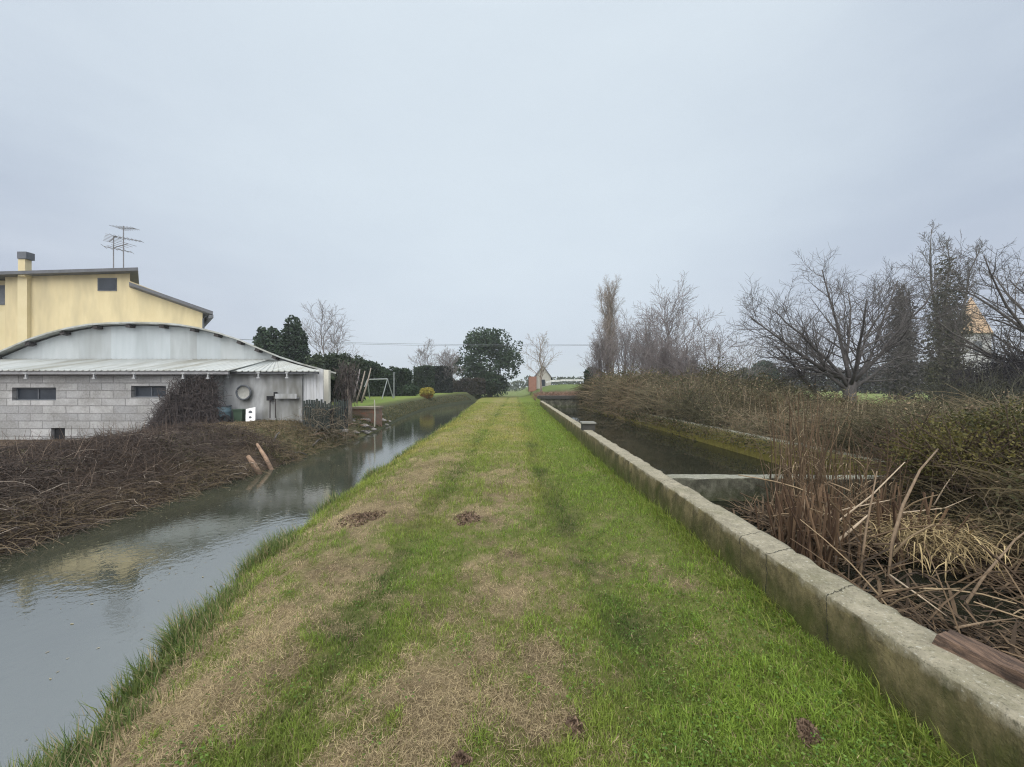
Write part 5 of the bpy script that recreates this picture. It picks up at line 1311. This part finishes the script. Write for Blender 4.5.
# leafy olive shrub at the right edge
def olive_shrub():
    ctr = W(1010, 500, 5.2); root = thing('leafy_shrub', 'olive green leafy shrub at right edge above the reed pile', 'shrub', (ctr[0], ctr[1], float(gz(ctr[0], ctr[1]))))
    h_ = 1.0
    P = cloud([(0, 0, .45, 1.2, 1.0, .55), (.5, -.1, .75, .8, .8, .4), (-.6, .2, .3, .7, .7, .4), (-.2, -.8, .1, .8, .6, .35), (.5, -.9, .25, .8, .6, .4)], 22000, .45)
    V, q = leafquads(P, rng.uniform(.012, .026, len(P)))
    t = np.clip(fbm(P[:, 0] * 2.2, P[:, 2] * 2.2, 3) * 1.6 - .35 + rng.normal(0, .2, len(P)), 0, 1)
    put_local('leaves', V, M_leaf, root, quads=q, cols=np.repeat(mix(np.array([.035, .040, .015]), np.array([.155, .135, .04]), t), 4, 0))
    n = 900; P = np.zeros((n, 4, 3)); az = rng.uniform(0, 6.28, n); el = rng.uniform(.2, 1.4, n); P[:, 0] = np.stack([rng.normal(0, .5, n), rng.normal(0, .4, n), np.zeros(n)], 1)
    for k in range(1, 4): P[:, k] = P[:, k-1] + np.stack([np.cos(az) * np.cos(el), np.sin(az) * np.cos(el), np.sin(el)], 1) * rng.uniform(.2, .42, n)[:, None]; el -= rng.uniform(0, .5, n)
    V, q, ix = strands(P, np.full((n, 4), .005)); put_local('stems', V, M_twig, root, quads=q, cols=np.full((len(V), 3), 1.0) * np.array([.07, .05, .035]))
olive_shrub()

# ------------------------------------------------------------------ reeds
def ribbons(P, wd, az):
    """flat leaf ribbons along polylines"""
    N, S, _ = P.shape; side = np.stack([np.cos(az), np.sin(az), np.zeros(N)], 1)[:, None, :]
    w_ = wd[:, None, None] * np.array([.7, 1, .9, .6, .15])[None, :S, None]
    V = np.stack([P - side * w_, P + side * w_], 2).reshape(-1, 3); i = np.arange(N * S * 2).reshape(N, S, 2)
    q = np.stack([i[:, :-1, 0], i[:, :-1, 1], i[:, 1:, 1], i[:, 1:, 0]], -1).reshape(-1, 4)
    return V, q

R_A, R_B, R_C = np.array([.055, .038, .025]), np.array([.17, .118, .072]), np.array([.31, .24, .15])
def reeds():
    # standing stand of dead stems
    n = 260; px = np.concatenate([rng.normal(800, 15, 110), rng.uniform(775, 905, 150)]); Y = rng.uniform(4.9, 6.2, n)
    x = (px - VX) / F * Y; h_ = np.where(rng.random(n) < .4, rng.uniform(1.1, 1.75, n), rng.uniform(.5, 1.2, n)) * np.where(px > 830, .8, 1)
    S = 5; P = np.zeros((n, S, 3)); ln = rng.normal(0, .12, (n, 2))
    for k in range(S):
        t = k / 4; P[:, k] = np.stack([x + ln[:, 0] * t ** 1.5 * h_, Y + ln[:, 1] * t ** 1.5 * h_, -.25 + (h_ + .1) * t], 1)
    V, q, ix = strands(P, rng.uniform(.004, .008, n)[:, None] * np.linspace(1, .5, S)[None], 5)
    c1 = mix(R_A, R_B, rng.random(n))[ix]
    m_ = 300; k_ = rng.integers(0, n, m_); t0 = rng.uniform(.15, .85, m_)
    b = np.stack([P[k_, 0, 0] + (P[k_, 4, 0] - P[k_, 0, 0]) * t0, P[k_, 0, 1], P[k_, 0, 2] + (P[k_, 4, 2] - P[k_, 0, 2]) * t0], 1)
    az = rng.uniform(0, 6.28, m_); el = rng.uniform(.5, 1.35, m_); L_ = rng.uniform(.2, .6, m_); Q = np.zeros((m_, 5, 3)); Q[:, 0] = b
    for k in range(1, 5):
        Q[:, k] = Q[:, k-1] + np.stack([np.cos(az) * np.cos(el), np.sin(az) * np.cos(el), np.sin(el)], 1) * (L_ / 4)[:, None]; el -= rng.uniform(.2, .9, m_)
    V2, q2 = ribbons(Q, rng.uniform(.003, .008, m_), az + 1.57); c2 = np.repeat(mix(R_A, R_C * .9, rng.random(m_)), 10, 0)
    stuff('reeds', np.concatenate([V, V2]), M_twig, 'dead brown reeds standing by the cross wall', 'reeds', quads=np.concatenate([q, q2 + len(V)]), cols=np.concatenate([c1, c2]))
    # collapsed reed pile
    n = 1100; y = rng.uniform(1.2, 5.6, n); xlo = xw(y) + .3; x = xlo + (np.interp(y, [1, 3, 5.6], [2.3, 2.8, 2.6])) * rng.random(n) ** .9
    dens = fbm(x * .9, y * .9, 201); keep = rng.random(n) < np.clip((dens - .25) * 2.4, .15, 1) * np.where((np.abs(x - 3.75) < .45) & (np.abs(y - 3.5) < .5), .12, 1) * np.where((y > 3.2) & (x < 3.0 + .12 * (y - 3.3)), .03, 1); x, y = x[keep], y[keep]; n = len(x)
    az = rng.uniform(0, 6.28, n); el = np.where(rng.random(n) < .75, rng.normal(.12, .2, n), rng.uniform(.3, 1.1, n)); L_ = rng.uniform(.25, .95, n); Q = np.zeros((n, 5, 3))
    pile = .5 * np.exp(-(((x - 3.5) / .75) ** 2 + ((y - 4.2) / .8) ** 2)) + .12
    Q[:, 0] = np.stack([x, y, -.2 + pile * rng.random(n) * 1.3], 1)
    for k in range(1, 5):
        Q[:, k] = Q[:, k-1] + np.stack([np.cos(az) * np.cos(el), np.sin(az) * np.cos(el), np.sin(el)], 1) * (L_ / 4)[:, None]; el -= rng.uniform(0, .2, n)
    Q[:, :, 2] = np.maximum(Q[:, :, 2], -.22); inw = Q[:, :, 0] < xw(Q[:, :, 1]) + .3
    Q[:, :, 0] = np.where(inw, xw(Q[:, :, 1]) + .3, Q[:, :, 0])
    V, q, ix = strands(Q, rng.uniform(.004, .012, n)[:, None] * np.linspace(1, .6, 5)[None], 4); r_ = rng.random(n)
    c1 = np.where((r_ < .7)[:, None], mix(R_A * .8, R_B * .85, rng.random(n)), mix(R_B, R_C, rng.random(n)))[ix]
    m_ = 8500; y = rng.uniform(1.2, 6.0, m_); x = xw(y) + .3 + 3.1 * rng.random(m_); az = rng.uniform(0, 6.28, m_); el = rng.normal(.2, .3, m_); L_ = rng.uniform(.15, .5, m_); Q = np.zeros((m_, 5, 3))
    keep = rng.random(m_) < np.where((np.abs(x - 3.75) < .5) & (np.abs(y - 3.5) < .55), .08, 1) * np.where((y > 3.2) & (x < 2.95 + .12 * (y - 3.3)), .04, 1); x, y, az, el, L_ = x[keep], y[keep], az[keep], el[keep], L_[keep]; m_ = len(x); Q = Q[:m_]
    pile = .34 * np.exp(-(((x - 3.1) / .9) ** 2 + ((y - 4.0) / 1.0) ** 2)) + .08 + .35 * np.clip(x - 4.6, 0, 1)
    Q[:, 0] = np.stack([x, y, np.maximum(gz(x, y), -.2) + pile * rng.random(m_)], 1)
    for k in range(1, 5):
        Q[:, k] = Q[:, k-1] + np.stack([np.cos(az) * np.cos(el), np.sin(az) * np.cos(el), np.sin(el)], 1) * (L_ / 4)[:, None]; el -= rng.uniform(-.1, .35, m_)
    Q[:, :, 2] = np.maximum(Q[:, :, 2], -.19); inw = Q[:, :, 0] < xw(Q[:, :, 1]) + .29; Q[:, :, 0] = np.where(inw, xw(Q[:, :, 1]) + .29, Q[:, :, 0])
    V2, q2 = ribbons(Q, rng.uniform(.004, .014, m_), az + 1.57); c2 = np.repeat(mix(R_A * .6, R_B * .95, rng.random(m_) ** 1.5), 10, 0)
    stuff('reed_litter', np.concatenate([V, V2]), M_twig, 'collapsed brown reed litter filling the near basin', 'reed litter', quads=np.concatenate([q, q2 + len(V)]), cols=np.concatenate([c1, c2]))
    m_ = 150; px = np.where(rng.random(m_) < .6, rng.normal(806, 16, m_), rng.uniform(775, 940, m_)); Y = rng.uniform(3.9, 4.9, m_); x = (px - VX) / F * Y; h_ = rng.uniform(.18, .6, m_); tl = rng.normal(0, .25, (m_, 2)); P = np.zeros((m_, 3, 3))
    for k in range(3): t = k / 2; P[:, k] = np.stack([x + tl[:, 0] * t * h_, Y + tl[:, 1] * t * h_, -.2 + (h_ + .2) * t], 1)
    V, q, ix = strands(P, rng.uniform(.007, .015, m_)[:, None] * np.array([1, .95, .8])[None], 5); cu = mix(np.array([.05, .03, .02]), np.array([.175, .115, .07]), rng.random(m_))[ix]
    stuff('broken_reeds', V, M_twig, 'broken reddish reed stumps standing in the pile', 'reeds', quads=q, cols=cu)
    # pale straw tuft
    m_ = 480; b = W(928, 545, 4.15); az = rng.normal(3.9, .9, m_) ; el = rng.uniform(-.1, .9, m_); Q = np.zeros((m_, 5, 3)); Q[:, 0] = b + rng.normal(0, .2, (m_, 3)) * np.array([1.3, 1, .35]) + np.array([0, 0, .1])
    for k in range(1, 5):
        Q[:, k] = Q[:, k-1] + np.stack([np.cos(az) * np.cos(el), np.sin(az) * np.cos(el), np.sin(el)], 1) * rng.uniform(.05, .13, m_)[:, None]; el -= rng.uniform(.1, .6, m_)
    Q[:, :, 2] = np.maximum(Q[:, :, 2], -.15)
    V, q = ribbons(Q, rng.uniform(.003, .006, m_), az + 1.57)
    o = put('straw_tuft', V, M_twig, quads=q, cols=np.repeat(mix(np.array([.13, .095, .045]), np.array([.40, .31, .165]), rng.random(m_)), 10, 0)); tag(o, 'pale straw tuft drooping in front of the olive shrub', 'dry grass', kind='stuff')
reeds()

M_stalk = noisy('dead_stalk', (.11, .078, .05), (.24, .175, .115), 7, .8, .4, stretch=(4, 4, 1))
M_stalk2 = noisy('pale_stalk', (.30, .235, .165), (.46, .37, .27), 7, .8, .3, stretch=(4, 4, 1))
def stalk(pts, r, mat, label, group='long fallen stalks in the basin'):
    P = [W(*p) for p in pts]; o = MB().tube(P, list(np.linspace(r * .75, r * .28, len(P))), 7).build('dead_stalk', mat, None, True); tag(o, label, 'stalk', group)
stalk([(858, 590, 3.5), (866, 530, 3.6), (877, 471, 3.7)], .018, M_stalk, 'upright brown stalk left of the tallest curved one')
stalk([(884, 604, 3.4), (893, 540, 3.5), (903, 505, 3.6), (920, 470, 3.8), (938, 449, 4.0)], .024, M_stalk, 'tallest curved brown stalk leaning right over the pile')
stalk([(806, 547, 4.4), (840, 520, 4.2), (872, 495, 4.1), (905, 462, 4.2)], .016, M_stalk2, 'pale stalk rising rightward behind the upright stalk')
stalk([(812, 518, 4.6), (850, 508, 4.4), (890, 500, 4.3)], .013, M_stalk2, 'long pale stalk lying nearly level across the pile')
stalk([(900, 513, 4.3), (945, 508, 4.5), (987, 490, 4.7)], .010, M_stalk2, 'thin pale stalk pointing at the olive shrub')
stalk([(818, 556, 4.1), (845, 535, 4.0), (868, 515, 4.0)], .026, M_stalk2, 'thickest short pale stalk in the pile')
stalk([(944, 462, 5.2), (965, 476, 5.2), (987, 489, 5.2)], .011, M_stalk2, 'greenish pale stalk slanting down before the olive shrub')
stalk([(934, 505, 4.9), (945, 486, 4.9), (958, 468, 5.0)], .011, M_stalk2, 'thin pale stalk leaning right above the straw tuft')
stalk([(890, 575, 3.3), (925, 600, 3.0), (952, 620, 2.9)], .011, M_stalk2, 'pale stalk slanting down toward the split timber')
stalk([(955, 628, 2.7), (985, 622, 2.75), (1020, 618, 2.8)], .012, M_stalk, 'brown stalk lying level beside the split timber')
stalk([(965, 605, 3.1), (985, 575, 3.2), (1015, 540, 3.3), (1040, 520, 3.4)], .016, M_stalk, 'brown stalk rising to the right picture edge')
stalk([(768, 515, 4.7), (775, 492, 4.8), (781, 465, 4.9)], .009, M_stalk, 'short brown stalk nearest the cross wall')
stalk([(795, 545, 4.3), (804, 510, 4.3), (806, 487, 4.4)], .018, M_stalk, 'stout brown stalk standing beside the reed stand')

# bare soil heaps on the strip
def soil_heap(label, px, py, w_, d_, seed):
    dyp = py - VY; Y = F * CZ / dyp; x = (px - VX) / F * Y; rr = np.random.default_rng(seed); n = 650
    a = rr.uniform(0, 6.28, n); r = rr.random(n) ** .8 * (.45 + .9 * vnoise(np.cos(a) * 1.6 + seed * 3, np.sin(a) * 1.6, seed)); X = x + np.cos(a) * r * w_; YY = Y + np.sin(a) * r * d_
    Z = gz(X, YY) + .05 * (1 - r) * rr.random(n) + .004
    P = np.stack([X, YY, Z], 1); V, q = leafquads(P, rr.uniform(.008, .022, n), 0, .8)
    o = put('soil_patch', V, M_twig, quads=q, cols=np.repeat(mix(np.array([.075, .05, .038]), np.array([.22, .155, .105]), rr.random(n)), 4, 0)); tag(o, label, 'soil', kind='stuff')
soil_heap('dark bare soil patch near the canal edge', 364, 518, .30, .40, 1)
soil_heap('reddish soil scrape between the wheel tracks', 468, 519, .20, .26, 2)
soil_heap('small dug hole of dark soil in the right grass', 806, 752, .045, .06, 3)
soil_heap('small brown soil spot near the right wheel track', 574, 729, .05, .06, 4)
soil_heap('dark stony hole at the bottom of the strip', 460, 762, .05, .04, 5)

# ------------------------------------------------------------------ light, sky, air, camera
SUN_EL, SUN_AZ = R(48), R(-160)          # azimuth measured from +Y towards +X
sun = bpy.data.lights.new('sun', 'SUN'); sun.energy = 1.5; sun.angle = R(60); sun.color = (1.0, .97, .93)
so = bpy.data.objects.new('sun', sun); COL.objects.link(so)
so.rotation_euler = (R(90) - SUN_EL, 0, math.pi - SUN_AZ) if False else (0, 0, 0)
from mathutils import Vector
dvec = Vector((math.sin(SUN_AZ) * math.cos(SUN_EL), math.cos(SUN_AZ) * math.cos(SUN_EL), math.sin(SUN_EL)))
so.rotation_euler = dvec.to_track_quat('Z', 'Y').to_euler()

wld = bpy.data.worlds.new('World'); scene.world = wld; wld.use_nodes = True
nt = wld.node_tree; nt.nodes.clear()
out = nt.nodes.new('ShaderNodeOutputWorld'); bg = nt.nodes.new('ShaderNodeBackground'); nt.links.new(bg.outputs[0], out.inputs[0])
bg.inputs[1].default_value = .1
sky = nt.nodes.new('ShaderNodeTexSky'); sky.sky_type = 'NISHITA'; sky.sun_disc = False; sky.sun_elevation = SUN_EL; sky.sun_rotation = SUN_AZ
tcn = nt.nodes.new('ShaderNodeTexCoord'); vec = tcn.outputs['Generated']
sx = nt.nodes.new('ShaderNodeSeparateXYZ'); nt.links.new(vec, sx.inputs[0])
def mapr(v, a, b, c_, d, smooth=True):
    m_ = nt.nodes.new('ShaderNodeMapRange'); m_.interpolation_type = 'SMOOTHSTEP' if smooth else 'LINEAR'
    nt.links.new(v, m_.inputs[0])
    for k, vv in enumerate((a, b, c_, d)): m_.inputs[k + 1].default_value = vv
    return m_.outputs[0]
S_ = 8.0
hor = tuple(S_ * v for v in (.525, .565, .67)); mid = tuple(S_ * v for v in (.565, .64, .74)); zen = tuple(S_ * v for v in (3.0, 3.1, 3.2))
col = mixc(nt, mapr(sx.outputs[2], 0.0, .42, 0, 1), hor, mid)
mp = nt.nodes.new('ShaderNodeMapping'); mp.inputs['Scale'].default_value = (1.0, 1.0, 2.6); nt.links.new(vec, mp.inputs[0])
cn = noise_node(nt, mp.outputs[0], 2.3, 5, .5)
cl = ramp(nt, cn.outputs[0], [(.3, (.86, .87, .90)), (.7, (1.12, 1.11, 1.08))])
col = mixc(nt, 1.0, col, cl.outputs[0], 'MULTIPLY')
# brighter lobe in the cloud straight ahead
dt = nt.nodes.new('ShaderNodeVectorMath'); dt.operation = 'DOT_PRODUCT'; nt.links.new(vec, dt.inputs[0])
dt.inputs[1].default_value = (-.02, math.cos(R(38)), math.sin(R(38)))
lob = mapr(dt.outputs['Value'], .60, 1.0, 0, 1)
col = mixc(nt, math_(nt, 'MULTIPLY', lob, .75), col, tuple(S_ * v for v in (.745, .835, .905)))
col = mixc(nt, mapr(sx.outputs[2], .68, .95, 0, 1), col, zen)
# added bright sky behind the viewer, out of view, to light the facades
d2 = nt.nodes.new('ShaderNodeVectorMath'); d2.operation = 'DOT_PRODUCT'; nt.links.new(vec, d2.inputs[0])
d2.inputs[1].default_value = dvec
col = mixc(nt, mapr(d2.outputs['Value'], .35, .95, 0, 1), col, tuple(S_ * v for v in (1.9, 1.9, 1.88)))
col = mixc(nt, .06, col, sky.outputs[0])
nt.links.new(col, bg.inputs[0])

HAZE = True
if HAZE:
    hm = bpy.data.materials.new('haze_air'); hm.use_nodes = True; hn = hm.node_tree; hn.nodes.clear()
    ho = hn.nodes.new('ShaderNodeOutputMaterial'); pv = hn.nodes.new('ShaderNodeVolumePrincipled'); hn.links.new(pv.outputs[0], ho.inputs['Volume'])
    pv.inputs['Color'].default_value = (.86, .9, .95, 1); pv.inputs['Density'].default_value = .0007; pv.inputs['Anisotropy'].default_value = .2
    o = MB().box(-640, 640, -20, 940, -2.3, 24).build('haze', hm, None); tag(o, 'thin pale winter haze over the whole scene', 'haze', kind='stuff')

cam = bpy.data.cameras.new('camera'); co = bpy.data.objects.new('camera', cam); COL.objects.link(co)
co.location = (0, 0, CZ); co.rotation_euler = (R(90), 0, 0)
cam.sensor_width = 36; cam.lens = 36 * F / 1024.0
cam.shift_x = -(VX - 512) / 1024.0; cam.shift_y = (VY - 383.5) / 1024.0
cam.clip_start = .05; cam.clip_end = 3000
scene.camera = co
scene.view_settings.view_transform = 'Standard'; scene.view_settings.look = 'None'
scene.view_settings.exposure = .36; scene.view_settings.gamma = 1; scene.view_settings.use_curve_mapping = False
scene.render.engine = 'CYCLES'
scene.cycles.use_denoising = True; scene.cycles.denoising_prefilter = 'NONE'; scene.cycles.filter_width = 1.15
scene.cycles.max_bounces = 6; scene.cycles.diffuse_bounces = 3; scene.cycles.glossy_bounces = 3; scene.cycles.transmission_bounces = 2; scene.cycles.volume_bounces = 1
scene.cycles.transparent_max_bounces = 4
scene.cycles.sample_clamp_indirect = 6
